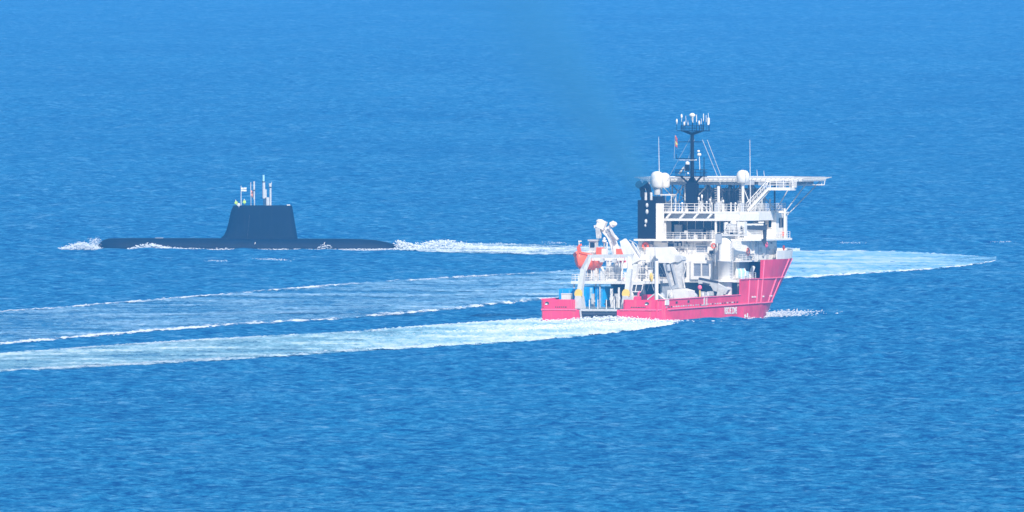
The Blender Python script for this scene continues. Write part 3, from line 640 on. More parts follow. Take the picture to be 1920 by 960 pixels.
# ---- helideck
HZ = 21.75; HCY = 62.0; R8 = 13.4
oct8 = [(R8 / math.cos(math.pi / 8) * math.cos(math.pi / 8 + k * math.pi / 4), HCY + R8 / math.cos(math.pi / 8) * math.sin(math.pi / 8 + k * math.pi / 4)) for k in range(8)]
b = MB(); b.prism(oct8, 'z', HZ, HZ + .35); hd = b.build('helideck', 'lgrey', ship)
b = MB()
for k in range(8): p, q = oct8[k], oct8[(k + 1) % 8]; b.beam((p[0], p[1], HZ + .12), (q[0], q[1], HZ + .12), .3, .62)
b.build('helideck_rim', 'white', hd)
for k in range(8):                                     # safety nets
    p, q = Vector(oct8[k] + (HZ + .1,)), Vector(oct8[(k + 1) % 8] + (HZ + .1,)); mid = (p + q) / 2; o_ = Vector((mid.x, mid.y - HCY, 0)).normalized() * 1.0; up = Vector((0, 0, .28))
    b = MB(); tn = .414 * 1.0; e_ = (q - p).normalized(); p2, q2 = p + o_ - e_ * tn + up, q + o_ + e_ * tn + up
    b.beam(p2, q2, .09, .09)
    for i in range(15): f = i / 14; b.beam(p.lerp(q, f), p2.lerp(q2, f), .06, .06)
    for f in (.35, .7): b.beam(p.lerp(p2, f), q.lerp(q2, f), .04, .04)
    b.build('safety_net', 'offw', hd)
rs = random.Random(12)
b = MB()
for yy in (49.5, 54, 58.5, 63, 67.5, 72): b.beam((-11.5 if 52 < yy < 70 else -8, yy, HZ - .35), (11.5 if 52 < yy < 70 else 8, yy, HZ - .35), .25, .7)
for xx in (-9, -4.5, 0, 4.5, 9): b.beam((xx, 49, HZ - .5), (xx, 73, HZ - .5), .25, .5)
b.build('helideck_girders', 'grey', hd)
k_ = 0
for yy in (49.5, 54.5, 60.5):
    for xx in (-7.5, -3.6, 0.2, 3.8, 7.5):
        b = MB(); b.tube((xx, yy, D4), (xx, yy, HZ - .6), .14, n=6)
        if xx < 7: b.tube((xx, yy, D4 + .2), (xx + 3.8, yy, HZ - .8), .09, n=5); b.tube((xx + 3.8, yy, D4 + .2), (xx, yy, HZ - .8), .09, n=5)
        b.build('helideck_strut', rs.choice(['grey', 'lgrey', 'dark']), hd)
for p, q in (((9.4, 58, 15.8), (13.2, 60, HZ - .3)), ((9.4, 54, 15.9), (12.6, 54.5, HZ - .3)), ((9.5, 59.5, 15.8), (12.8, 67, HZ - .3)), ((-9.4, 58, 15.8), (-13.2, 60, HZ - .3)), ((-9.4, 54, 15.9), (-12.6, 54.5, HZ - .3))):
    b = MB(); b.tube(p, q, .1, n=6); b.build('helideck_strut', 'lgrey', hd)
for p, q in (((4.2, 70, HZ - .9), (13.2, 66.5, HZ - .9)), ((10, 62, HZ - .8), (14.9, 63, HZ - .8))):
    b = MB(); b.path([p, q, (q[0] + .1, q[1], HZ - .1)], .08, 5); b.build('access_ladder', 'white', hd)
# dark machinery and lockers under the helideck
for i in range(16):
    x, y = rs.uniform(-6.5, 7.2), rs.uniform(46.5, 58); w_ = rs.uniform(.4, 1.1); h_ = rs.uniform(.7, 2.3)
    b = MB(); b.box(x, x + w_, y, y + w_, D4, D4 + h_); b.build('roof_unit', rs.choice(['grey', 'offw', 'dark', 'lgrey']), roof)
for i in range(5):
    x = at(1358 + i * 5, 370, y=52).x; b = MB(); b.box(x, x + .32, 52, 52.3, D4 + 1.3, D4 + 3.2); b.build('roof_unit', 'dark', roof)
b = MB(); b.box(-6.5, 4.2, 61.5, 65.5, D4, 20.4); b.box(-6.5, -5.6, 58, 61.49, D4, 19.4); b.build('equipment_room', 'grey', roof)
for yy, za, zb in ((48.2, D4, HZ - .7), (52.5, D4, HZ - .7), (57.0, D4, HZ - .7)):
    for xx in (-6.4, -4.5, -2.6, 1.6, 3.6, 5.6):
        b = MB(); b.tube((xx, yy, za + rs.random()), (xx + rs.uniform(-1.6, 1.6), yy, zb), rs.uniform(.05, .1), n=5); b.build('helideck_strut', rs.choice(['grey', 'offw', 'dark', 'dark']), hd)
for xx in (-5.5, -3.2, 1.8, 4.6):
    b = MB(); pts = [(xx + k * .22, 49 + .3 * math.sin(k), HZ - .8 - .9 * math.sin(k * math.pi / 8)) for k in range(9)]; b.path(pts, .05, 4); b.build('hanging_cable', 'dark', hd)
# stair up to the deck
p0, p1 = at(1402, 386, y=46.5), at(1441, 345, y=50.0)
st = MB(); 
for dx in (0, 1.1):
    a_, c_ = Vector((p0.x, 46.5 + dx, D4 + .1)), Vector((p1.x, 50 + dx, p1.z - .7)); st.beam(a_, c_, .1, .34)
    st.beam(a_ + Vector((-.3, 0, 1.15)), c_ + Vector((-.3, 0, 1.15)), .08, .1); st.beam(a_ + Vector((-.2, 0, .6)), c_ + Vector((-.2, 0, .6)), .05, .06)
    for i in range(7): q = a_.lerp(c_, i / 6); st.tube(q, q + Vector((-.25, 0, 1.15)), .04, n=5)
st = st.build('stair', 'white', ship)
for i in range(14):
    q = Vector((p0.x, 46.6, D4 + .2)).lerp(Vector((p1.x, 50.1, p1.z - .6)), (i + .5) / 14); b = MB(); b.box(q.x - .15, q.x + .15, q.y, q.y + 1.0, q.z, q.z + .05); b.build('stair_tread', 'offw', st)
pe = at(1488, 352, y=51.5)
b = MB(); b.box(p1.x - .1, pe.x, 50, 52.6, p1.z - 1.0, p1.z - .55); pl = b.build('stair_platform', 'white', ship)
rail([(p1.x + .2, 50.1, p1.z - .55), (pe.x - .1, 50.1, p1.z - .55), (pe.x - .1, 52.5, p1.z - .55)], 'platform_railing', pl, h=1.15, post=1.3, r=.06)
for x, z0, mm in ((p1.x + 1.0, .1, 'greyglass'), (p1.x + 2.8, .1, 'offw')):
    b = MB(); b.box(x, x + 1.1, 51.8, 52.4, p1.z - .55, p1.z + .4); b.build('foam_cabinet', mm, pl)
# ---- main mast
XM, YM = -0.75, 45.0
mm_ = MB(); mm_.prism([(XM - .85, YM - .7), (XM + .85, YM - .7), (XM + .85, YM + .7), (XM - .85, YM + .7)], 'z', D4, 21.3)
mm_.tube((XM, YM, 21.2), (XM, YM, 29.3), .33, .28, 10); mm_.beam((XM, YM, 21.2), (XM, YM, 22.2), (1.6, .6), (1.2, .6))
mast = mm_.build('mast', 'black', ship)
def plat(z, x0, x1, y0, y1, h=.9):
    b = MB(); b.box(x0, x1, y0, y1, z - .12, z)
    for a_, c_ in (((x0, y0), (x1, y0)), ((x1, y0), (x1, y1)), ((x0, y0), (x0, y1)), ((x0, y1), (x1, y1))):
        for zz in (h * .5, h): b.tube((a_[0], a_[1], z + zz), (c_[0], c_[1], z + zz), .035, n=4)
        n = 4
        for i in range(n): f = i / n; b.tube((a_[0] + (c_[0] - a_[0]) * f, a_[1] + (c_[1] - a_[1]) * f, z), (a_[0] + (c_[0] - a_[0]) * f, a_[1] + (c_[1] - a_[1]) * f, z + h), .035, n=4)
    return b
pa, pb = at(1271, 328, y=YM), at(1321, 328, y=YM)
b = plat(pa.z - .15, pa.x, pb.x, YM - 1.2, YM + 1.2, 1.0); b.beam((XM, YM, 20.8), (pa.x + .5, YM, pa.z - .2), .2, .25); b.beam((XM, YM, 20.8), (pb.x - .5, YM, pa.z - .2), .2, .25); b.build('mast_platform', 'black', mast)
pa, pb = at(1280, 245, y=YM), at(1318, 245, y=YM); zt_ = pa.z
b = plat(zt_, pa.x, pb.x, YM - .8, YM + .8, .8); b.beam((XM, YM, zt_ - .5), (pa.x, YM, zt_ - .05), (.2, .2), (.5, .15)); b.beam((XM, YM, zt_ - .5), (pb.x, YM, zt_ - .05), (.2, .2), (.5, .15))
pa = at(1269, 243, y=YM); b.beam((pa.x, YM, zt_ - .02), (XM, YM, zt_ - .02), .1, .1); pa = at(1331, 243, y=YM); b.beam((pa.x, YM, zt_ - .02), (XM, YM, zt_ - .02), .1, .1)
b.build('mast_top', 'black', mast)
for px, py0, py1, r, kind in ((1269, 243, 223, .05, 'pod'), (1278, 243, 214, .05, 'pod'), (1283, 243, 228, .04, 'pod'), (1290, 243, 226, .05, 'rod'), (1298, 243, 213, .06, 'dome'), (1299, 243, 217, .06, 'rod'), (1306, 240, 215, .05, 'rod'), (1311, 243, 226, .05, 'pod'), (1319, 243, 213, .05, 'rod'), (1324, 243, 216, .03, 'rod'), (1328, 243, 212, .06, 'thick'), (1330, 243, 221, .05, 'rod'), (1315, 243, 222, .03, 'rod'), (1286, 243, 217, .03, 'rod')):
    yy = YM + rs.uniform(-.7, .7); q0, q1 = at(px, py0, y=yy), at(px, py1, y=yy); q0.z = zt_; zm = q0.z + (q1.z - q0.z) * .55; q0.x = q1.x
    b = MB(); b.tube(q0, (q0.x, yy, zm), .04, n=5); b.build('antenna_stem', 'black', mast)
    b = MB()
    if kind == 'dome': b.lathe((q1.x, yy, q1.z - .35), [(.12, -.8), (.2, -.2), (.48, 0), (.5, .15), (.3, .38), (.03, .45)], 12)
    elif kind == 'pod': b.ball((q1.x, yy, q1.z - .35), (.17, .17, .38), 8); b.tube((q1.x, yy, zm), (q1.x, yy, q1.z - .5), .04, n=5)
    elif kind == 'thick': b.tube((q1.x, yy, zm - .6), (q1.x, yy, zm + .5), .17, n=8); b.tube((q1.x, yy, zm), (q1.x, yy, q1.z), .05, n=5)
    else: b.tube((q1.x, yy, zm), (q1.x, yy, q1.z), r * 1.4, n=6)
    b.build('antenna', 'white', mast)
for py, pxa, pxb in ((266, 1272, 1316), (297, 1268, 1304)):
    qa, qb = at(pxa, py, y=YM), at(pxb, py, y=YM); b = MB(); b.beam(qa, qb, .1, .12); b.build('yard_arm', 'black', mast)
qa = at(1268, 297, y=YM); b = MB(); b.tube(qa, qa + Vector((0, 0, .7)), .05, n=5); b.build('signal_lamp', 'black', mast)
qa, qb = at(1274, 300, y=YM - .6), at(1305, 300, y=YM - .6); b = MB(); b.beam(qa, qb, .08, .1); b.ball(qb, .15, 6); b.build('radar_scanner', 'offw', mast)
q = at(1289, 305, y=YM - 1); b = MB(); b.lathe((q.x, YM - 1, q.z - .2), [(.25, -.15), (.36, 0), (.3, .3), (.04, .42)], 12); b.build('antenna_dome', 'white', mast)
b = MB(); b.box(q.x - .3, q.x + .3, YM - 1.3, YM - .8, pa.z - 6.5, q.z - .3); b.build('dome_pedestal', 'black', mast)
q = at(1311, 290, y=YM - .5); b = MB(); b.tube((q.x + .1, YM - .5, at(1311, 318, y=YM).z), (q.x, YM - .5, q.z + .2), .06, n=6); b.build('antenna_pole', 'white', mast)
for dz, r in ((0, .36), (.55, .25)):
    b = MB(); b.ball((q.x - dz * .2, YM - .5, q.z + dz), (r, r, r * .75), 10); b.build('antenna_dome', 'white', mast)
q = at(1320, 295, y=YM); b = MB(); b.tube((q.x, YM, 21.8), q, .07, n=5); b.build('antenna_pole', 'black', mast)
q = at(1290, 325, y=YM - 1.3); b = MB(); b.ball(q, .17, 8); b.build('mast_lamp', 'white', mast)
for px0, py0, px1, py1, y in ((1317, 262, 1351, 345, 44.5), (1326, 262, 1352, 330, 45.5)):
    b = MB(); b.tube(at(px0, py0, y=y), at(px1, py1, y=y), .045, n=5); b.build('stay_wire', 'offw', mast)
for px, py0, py1, y, r in ((1236, 322, 256, 45.5, .06), (1407, 380, 262, 44.0, .075), (1420, 330, 318, 55, .05), (1433, 330, 320, 55, .05), (1461, 425, 402, 58, .05)):
    q0, q1 = at(px, py0, y=y), at(px - 1, py1, y=y); b = MB(); b.tube(q0, q1, r, r * .5, 5); b.build('whip_antenna', 'white', ship)
# small deck gear along the bridge roof
for px, h_, mm2 in ((1266, .9, 'white'), (1279, 1.4, 'white'), (1310, 2.2, 'white'), (1316, 2.6, 'white'), (1325, 1.6, 'offw'), (1331, 2.0, 'offw'), (1356, 1.8, 'white'), (1379, 1.4, 'white'), (1444, 1.9, 'offw')):
    q = at(px, 385, y=43.2 if px < 1400 else 54); b = MB(); b.lathe((q.x, q.y, D4), [(.2, 0), (.1, .3), (.08, h_ * .8), (.17, h_ * .82), (.15, h_), (.03, h_ * 1.04)], 8); b.build('deck_lamp', mm2, roof)
b = MB(); q = at(1273, 326, y=47); b.path([q, q + Vector((.9, 0, 1.1)), q + Vector((1.2, 0, .9))], .14, 6); b.beam(q + Vector((.9, 0, 1.0)), q + Vector((1.1, 0, -.4)), .08, .08); b.build('davit_arm', 'white', ship)
# ------------------------------------------------------------------ deck gear of the ship (parts that are bolted on)
# stern gantry
gan = MB()
def P_(px, py, y): return at(px, py, y=y)
fl, fr = P_(1087, 551, 1.6), P_(1176, 551, 1.6)
bl, brr = P_(1094, 505, 3.0), P_(1181, 505, 3.0)
tl, tr_ = P_(1107, 479, 4.2), P_(1180, 481, 4.2)
for a_, b_, c_ in ((fl, bl, tl), (fr, brr, tr_)):
    gan.beam(a_, b_, (.75, .75), (.8, .7)); gan.beam(b_ - Vector((0, 0, .12)), c_, (.75, .6), (.7, .5))
gan.beam(tl - Vector((.35, 0, .1)), tr_ + Vector((.35, 0, .1)), .6, .5)
gantry = gan.build('stern_gantry', 'lgrey', ship)
for p in (fl, fr):
    b = MB(); b.prism([(p.x - .75, 2.1), (p.x + .75, 2.1), (p.x + .45, p.z - .3), (p.x - .45, p.z - .3)], 'y', .7, 2.4); b.build('gantry_foot', 'lgrey', ship)
    b = MB(); v0 = p + Vector((0, -.75, 0)); b.tube(v0, v0 + Vector((0, .35, 0)), .62, n=14); b.v = [(x, y, p.z + (z - p.z) * 1.25) for x, y, z in b.v]; b.build('gantry_joint', 'yellow', gantry)
for a_, c_ in ((fl + Vector((-.2, 1.6, -1.6)), bl), (fr + Vector((.2, 1.6, -1.6)), brr)):
    b = MB(); b.tube(a_, c_, .2, n=8); b.build('gantry_cylinder', 'offw', gantry)
for f in (.3, .62):
    c_ = tl.lerp(tr_, f); b = MB(); b.box(c_.x - .3, c_.x + .3, c_.y - .3, c_.y + .3, c_.z - 1.0, c_.z - .4); b.build('gantry_sheave', 'offw', gantry)
# tapered launch boom beside the gantry
b = MB(); a_, c_ = P_(1168, 450, 15), P_(1191, 494, 15); b.beam(a_, a_.lerp(c_, .35), (.8, 1.25), (.9, 1.5)); b.beam(a_.lerp(c_, .35), c_, (1.25, 1.6), (1.5, 2.1)); b.beam(c_, P_(1186, 528, 15), (1.3, .9), (1.3, 1.0)); boom = b.build('launch_boom', 'white', ship)
b = MB(); b.tube(P_(1185, 455, 15), P_(1201, 480, 15), .16, n=6); b.path([P_(1180, 450, 15), P_(1194, 458, 15), P_(1200, 475, 15)], .06, 5); b.build('boom_hose', 'offw', boom)
# knuckle boom crane behind it, port
Y = 28
kc = MB(); kc.lathe((P_(1160, 525, Y).x, Y, D1), [(.8, 0), (.7, .4), (.62, 2.5), (.8, 2.7)], 12); kc = kc.build('knuckle_crane', 'white', ship)
b = MB(); k0, k1, k2, k3 = P_(1161, 505, Y), P_(1155, 470, Y), P_(1146, 445, Y), P_(1127, 424, Y)
b.beam(k0, k1, .9, (1.2, 1.1)); b.beam(k1, k2, .85, (1.1, 1.0)); b.beam(k2, k3, .75, (1.0, .8)); b.build('crane_boom', 'white', kc)
b = MB(); b.beam(P_(1121, 418, Y - .6), P_(1135, 424, Y - .6), 1.0, 1.3); b.ball(P_(1125, 415, Y - .6), (.7, .6, .35), 10); b.beam(P_(1118, 422, Y - .5), P_(1119, 427, Y - .5), .7, .6); b.build('boom_knuckle', 'white', kc)
b = MB(); b.beam(P_(1122, 427, Y - .7), P_(1123, 447, Y - .7), (.75, .65), (.75, .6)); b.beam(P_(1121, 428, Y - .9), P_(1126, 440, Y - .9), .2, .25); b.build('crane_jib', 'offw', kc)
b = MB(); b.tube(P_(1146, 422, Y - .8), P_(1152, 418, Y - .8), .5, .42, 12); b.ball(P_(1150, 420, Y - .8), (.65, .5, .42), 12); b.beam(P_(1140, 428, Y - .8), P_(1147, 421, Y - .8), .35, .4); b.build('winch_drum', 'white', kc)
b = MB(); b.beam(P_(1144, 429, Y - .9), P_(1153, 444, Y - .9), .3, .32); b.tube(P_(1152, 443, Y - .9), P_(1158, 450, Y - .9), .3, n=8); b.build('crane_cylinder', 'offw', kc)
b = MB(); b.path([P_(1131, 427, Y - 1), P_(1140, 436, Y - 1), P_(1148, 456, Y - 1), P_(1150, 476, Y - 1)], .07, 5); b.build('crane_hose', 'grey', kc)
# boat davit frames and control cab on the boat deck
dv = MB()
for px in (1136, 1142, 1158, 1165): dv.beam(P_(px, 527, 24), P_(px + 3, 487, 24), .22, .3)
dv.beam(P_(1108, 486, 23.4), P_(1172, 486, 24), .35, .45); dv.beam(P_(1128, 500, 24), P_(1140, 526, 24), .25, .3)
dv.build('boat_davit', 'white', ship)
b = MB(); q = P_(1113, 470, 27); b.box(q.x - .55, q.x + .55, 26.4, 27.6, q.z, q.z + 1.5); b.box(q.x - .7, q.x + .7, 26.2, 27.8, q.z + 1.5, q.z + 1.75); cab = b.build('davit_cab', 'lgrey', ship)
b = MB(); b.box(q.x - .35, q.x + .4, 26.34, 26.39, q.z + .5, q.z + 1.3); b.build('window', 'glass', cab)
b = MB(); b.box(q.x - .7, q.x + .7, 26.2, 27.6, D1, q.z - .01); b.build('cab_support', 'white', ship)
for px, py, r in ((1133, 452, .4), (1133, 447, .25), (1138, 456, .2)):
    q = P_(px, py, 27); b = MB(); b.ball(q, (r, r, r * .7), 10); b.tube((q.x, q.y, q.z - 1.6), q, .12, n=6); b.build('deck_dome', 'white', ship)
q = P_(1125, 471, 25.5); b = MB(); b.box(q.x - .45, q.x + .45, 25, 26, q.z - .65, q.z + .6); b.build('winch_cover', 'orange', ship)
q = P_(1134, 474, 25.5); b = MB(); b.box(q.x - .35, q.x + .35, 25, 26, q.z - .65, q.z + .65); b.build('winch_cover', 'white', ship)
q = P_(1163, 470, 26); b = MB(); b.box(q.x - .5, q.x + .5, 25.4, 26.6, q.z - .7, q.z + .3); b.build('winch_cover', 'orange', ship)
# umbilical and pipe racks on the boat deck: upright bars of different height
rk = random.Random(3)
rack1 = MB(); rack1.box(P_(1136, 500, 17).x, P_(1164, 500, 17).x, 17, 17.3, D1, D1 + .25); rack1 = rack1.build('pipe_rack', 'white', ship)
for k in range(16):
    px = 1137 + k * 1.75; top = 484 + rk.random() * 16; b = MB(); c0 = P_(px, 527, 17 + rk.random() * 2); b.box(c0.x - .055, c0.x + .055, c0.y, c0.y + .12, D1 + .02, P_(px, top, c0.y).z); b.build('rack_bar', rk.choice(['white', 'offw', 'grey', 'white']), rack1)
for k in range(3):
    b = MB(); a_ = P_(1137, 492 + k * 10, 16.9); c_ = P_(1164, 492 + k * 10, 16.9); b.beam(a_, c_, .08, .08); b.build('rack_rail', 'white', rack1)
rack2 = MB(); rack2.box(P_(1196, 500, 21).x, P_(1226, 500, 21).x, 21, 21.3, D1, D1 + .25); rack2 = rack2.build('pipe_rack', 'white', ship)
for k in range(15):
    px = 1195 + k * 2; top = 486 + rk.random() * 12; y_ = 21 + rk.random() * 2; c0 = P_(px, 527, y_); b = MB(); b.box(c0.x - .07, c0.x + .07, y_, y_ + .12, D1 - .4, P_(px, top, y_).z); b.build('rack_bar', rk.choice(['white', 'offw', 'lgrey']), rack2)
for k in range(3):
    b = MB(); b.beam(P_(1193, 490 + k * 12, 20.9), P_(1226, 490 + k * 12, 20.9), .09, .09); b.build('rack_rail', 'white', rack2)
q = P_(1222, 478, 22); b = MB(); b.box(q.x - .85, q.x + .6, 21.5, 23.5, q.z - 1.2, q.z + 1.2); b.build('control_cabin', 'white', ship)
q = P_(1222, 500, 22); b = MB(); b.box(q.x - .5, q.x + .5, 21.5, 23, q.z - .9, q.z + .7); b.build('control_cabinet', 'grey', ship)
rail([(-7.8, 38.2, D3 - 2.39), (3.8, 38.2, D3 - 2.39)], 'deck_railing', ship, h=1.0, post=1.4)
# aft working deck: crane with folded arms, starboard
Y = 20.5
ped = P_(1277, 556, Y); b = MB()
b.prism([(ped.x - 1.85, 2.12), (ped.x + 1.8, 2.12), (ped.x + 1.75, P_(1277, 545, Y).z), (ped.x + .5, P_(1277, 541, Y).z), (ped.x - 1.75, P_(1277, 544, Y).z)], 'y', Y - 1.5, Y + 1.5)
dc = b.build('deck_crane', 'white', ship)
b = MB(); hp = [P_(px, py, Y) for px, py in ((1234, 464), (1259, 463), (1270, 476), (1269, 491), (1262, 494), (1235, 484))]; b.prism([(p.x, p.z) for p in hp], 'y', Y - 1.3, Y + 1.1); b.build('crane_housing', 'white', dc)
b = MB(); hp = [P_(px, py, Y) for px, py in ((1265, 484), (1283, 482), (1279, 540), (1270, 540), (1262, 500))]; b.prism([(p.x, p.z) for p in hp], 'y', Y - .7, Y + .7); b.build('crane_column', 'offw', dc)
b = MB(); hp = [P_(px, py, Y) for px, py in ((1262, 478), (1280, 480), (1284, 487), (1276, 492), (1264, 490))]; b.prism([(p.x, p.z) for p in hp], 'y', Y - 1.0, Y + .9); b.build('crane_knuckle', 'lgrey', dc)
b = MB(); b.beam(P_(1246, 494, Y - 1), P_(1259, 540, Y - 1), (.45, .4), .4); b.beam(P_(1259, 492, Y - 1), P_(1270, 537, Y - 1), .3, .3); b.beam(P_(1258, 541, Y - 1), P_(1272, 536, Y - 1), .4, .5); b.build('crane_arm', 'grey', dc)
b = MB(); hp = [P_(px, py, Y) for px, py in ((1251, 503), (1259, 502), (1269, 534), (1259, 538))]; b.prism([(p.x, p.z) for p in hp], 'y', Y - .9, Y - .3); b.build('arm_plate', 'offw', dc)
b = MB(); b.tube(P_(1252, 496, Y - 1.1), P_(1254, 508, Y - 1.1), .35, n=8); b.build('crane_cylinder', 'grey', dc)
b = MB(); b.path([P_(1283, 490, Y), P_(1285, 505, Y), P_(1280, 520, Y), P_(1284, 540, Y)], .13, 5); b.build('crane_hose', 'offw', dc)
# starboard crane tower
tx, ty = P_(1360, 500, 36).x, 36.0; 
b = MB(); b.lathe((tx, ty, 2.12), [(1.05, 0), (1.05, D1 - 2.2), (1.12, D1 - 2.1), (1.12, 7.0), (1.22, 7.02), (1.22, 7.25), (1.02, 7.3), (1.02, 10.2), (.85, 10.5), (.5, 10.9)], 20); tower = b.build('crane_tower', 'white', ship)
b = MB(); b.lathe((tx, ty, D1 - .3), [(1.9, 0), (1.9, .3)], 20); b.build('tower_platform', 'white', tower)
b = MB(); b.tube((tx + .1, ty, 12.8), (tx + .1, ty, 15.3), .4, .35, 10); b.box(tx - .5, tx + .6, ty - .6, ty + .6, 13.0, 13.6); b.build('crane_kingpost', 'white', tower)
b = MB(); q0, q1 = P_(1372, 441, ty), P_(1398, 441, ty); b.box(tx - .3, q1.x, ty - .9, ty + .9, q0.z - .1, q0.z + .12); b.build('crane_platform', 'white', tower)
rail([(tx + .2, ty - .9, q0.z + .12), (q1.x - .05, ty - .9, q0.z + .12), (q1.x - .05, ty + .9, q0.z + .12)], 'crane_railing', tower, h=1.2, post=.7, r=.05)
q = P_(1390, 427, ty); b = MB(); b.box(q.x - .5, q.x + .75, ty - .6, ty + .6, q.z - .9, q.z + .95); cb = b.build('crane_cab', 'white', tower)
b = MB(); b.box(q.x + .1, q.x + .4, ty - .66, ty - .61, q.z - .4, q.z + .3); b.build('window', 'glass', cb)
q = P_(1376, 424, ty); b = MB(); b.box(q.x - 1.0, q.x + .6, ty - .5, ty + .5, q.z - 1.0, q.z + .4); b.build('crane_winch', 'offw', tower)
q = P_(1375, 417, ty); b = MB(); b.lathe((q.x, ty, q.z - .3), [(.4, -.1), (.55, .0), (.55, .35), (.35, .55), (.03, .6)], 12); b.build('crane_lamp_dome', 'white', tower)
b = MB(); b.tube(P_(1350, 438, ty - .3), P_(1370, 423, ty - .3), .12, n=6); b.tube(P_(1345, 441, ty - .3), P_(1366, 441, ty - .3), .15, n=6); b.build('crane_cylinder', 'dark', tower)
b = MB(); q0, q1 = P_(1392, 425, ty), P_(1436, 425, 41); b.beam((q0.x, ty, q0.z), (q1.x, 41, q1.z - .3), (.5, .45), (.8, .6)); b.build('crane_jib', 'dark', tower)
b = MB(); q0, q1 = P_(1395, 421, ty), P_(1430, 421, 40.5); b.beam(q0, q1, .3, .28); b.tube(P_(1422, 417, 40), P_(1432, 417, 41), .14, n=6); b.build('jib_cylinder', 'white', tower)
b = MB(); b.beam(P_(1434, 421, 41), P_(1434, 452, 41), (.5, .35), (.7, .5)); b.beam(P_(1431, 448, 41), P_(1437, 460, 41), .5, .6); b.build('jib_tip', 'dark', tower)
q = P_(1437, 459, 41); b = MB(); b.ball(q, (.28, .28, .5), 10); b.build('hook_block', 'redl', tower)
q = P_(1353, 448, ty - .6); b = MB(); b.box(q.x - .9, q.x + .2, ty - 1.0, ty - .3, q.z - .7, q.z + .8); b.build('tower_cabinet', 'grey', tower)
b = MB(); q = P_(1383, 450, ty); 
for dx in (0, .8):
    b.tube((q.x + dx, ty - .7, P_(0, 461, ty).z), (q.x + dx, ty - .7, P_(0, 441, ty).z), .05, n=5)
for k in range(6): zz = P_(0, 460 - k * 3.4, ty).z; b.tube((q.x, ty - .7, zz), (q.x + .8, ty - .7, zz), .04, n=4)
b.build('tower_ladder', 'white', tower)
b = MB()
for zz in np.arange(6.8, 12.6, .45): b.box(tx + 1.0, tx + 1.5, ty - .7, ty - .6, zz, zz + .05)
b.tube((tx + 1.5, ty - .65, 6.4), (tx + 1.5, ty - .65, 12.6), .05, n=4); b.build('tower_ladder', 'white', tower)
for k in range(3):
    q = P_(1341 + k * 3, 500, 36.5); b = MB(); b.tube((q.x, 36.5, D1), (q.x, 36.5, 11 + k * .5), .07, n=5); b.build('wall_pipe', 'offw', tower)
# stowed grey gangway ramp by the starboard bulwark
b = MB(); Y = 33; hp = [P_(px, py, Y) for px, py in ((1311, 523), (1344, 530), (1368, 543), (1362, 552), (1340, 545), (1335, 536), (1318, 532), (1312, 532))]; b.prism([(p.x, p.z) for p in hp], 'y', Y - .6, Y + .6)
gw = b.build('gangway', 'lgrey', ship)
b = MB(); b.beam(P_(1311, 522, Y - .4), P_(1346, 529, Y - .4), .5, .3); b.build('gangway_edge', 'dark', gw)
b = MB(); hp = [P_(px, py, Y) for px, py in ((1320, 529), (1334, 532), (1332, 535), (1320, 532))]; b.prism([(p.x, p.z) for p in hp], 'y', Y - .66, Y - .61); b.build('gangway_slot', 'dark', gw)
b = MB(); hp = [P_(px, py, Y) for px, py in ((1350, 541), (1362, 543), (1358, 556), (1346, 556))]; b.prism([(p.x, p.z) for p in hp], 'y', Y - .8, Y + .3); b.build('gangway_foot', 'offw', gw)
# low white and dark things showing over the bulwark
for px, s_, h_, mm2, y_ in ((1303, .5, .7, 'grey', 28), (1318, .35, .8, 'offw', 27), (1327, .3, .9, 'offw', 29), (1374, .18, .3, 'white', 36), (1290, .5, .5, 'lgrey', 24), (1241, .6, .9, 'grey', 12), (1206, .5, 1.5, 'dark', 8), (1199, .45, 1.2, 'redl', 8), (1184, .4, 1.2, 'white', 7), (1258, .5, 1.0, 'offw', 15)):
    q = P_(px, 560, y_); b = MB(); b.lathe((q.x, y_, 2.12), [(s_, 0), (s_ * .8, .3), (s_ * .7, 1.3), (s_ * 1.05, 1.4), (s_ * .8, 1.42 + h_ * .7), (s_ * .2, 1.5 + h_)], 10); b.build('capstan', mm2, ship)
q = P_(1217, 553, 7); b = MB(); b.box(q.x - .9, q.x + 1.0, 6.5, 8, 2.12, P_(0, 547, 7).z); b.build('red_locker', 'red', ship)
q = P_(1196, 555, 5); b = MB(); b.tube((q.x - .5, 5, 3.3), (q.x + .6, 5, 3.3), .75, n=14); b.build('winch_drum', 'red', ship)
b = MB()
for px in (1201, 1205): q = P_(px, 560, 5); b.beam((q.x, 5, 2.12), (q.x - .1, 5, P_(0, 543, 5).z), .16, .16)
b.build('winch_post', 'dark', ship)
q = P_(1186, 556, 6); b = MB(); b.box(q.x - .75, q.x + .5, 5.5, 6.9, 2.12, P_(0, 549, 6).z); b.build('white_locker', 'white', ship)
# small glazed cab
q0, q1 = P_(1184, 548, 9), P_(1203, 533, 9); b = MB(); b.box(q0.x, q1.x, 9, 11, 2.12, q0.z + .25); b.box(q0.x + .1, q1.x - .1, 9.1, 10.9, q0.z + .25, q1.z - .2); gc = b.build('winch_cab', 'dark', ship)
b = MB()
for xx in (q0.x, (q0.x + q1.x) / 2 - .2, q1.x): b.beam((xx, 8.95, q0.z), (xx + .25, 8.95, q1.z), .13, .13)
b.beam((q0.x, 8.95, q0.z + .1), (q1.x, 8.95, q0.z + .1), .14, .16); b.beam((q0.x, 8.95, q1.z), (q1.x + .2, 8.95, q1.z), .14, .16); b.build('cab_frame', 'white', gc)
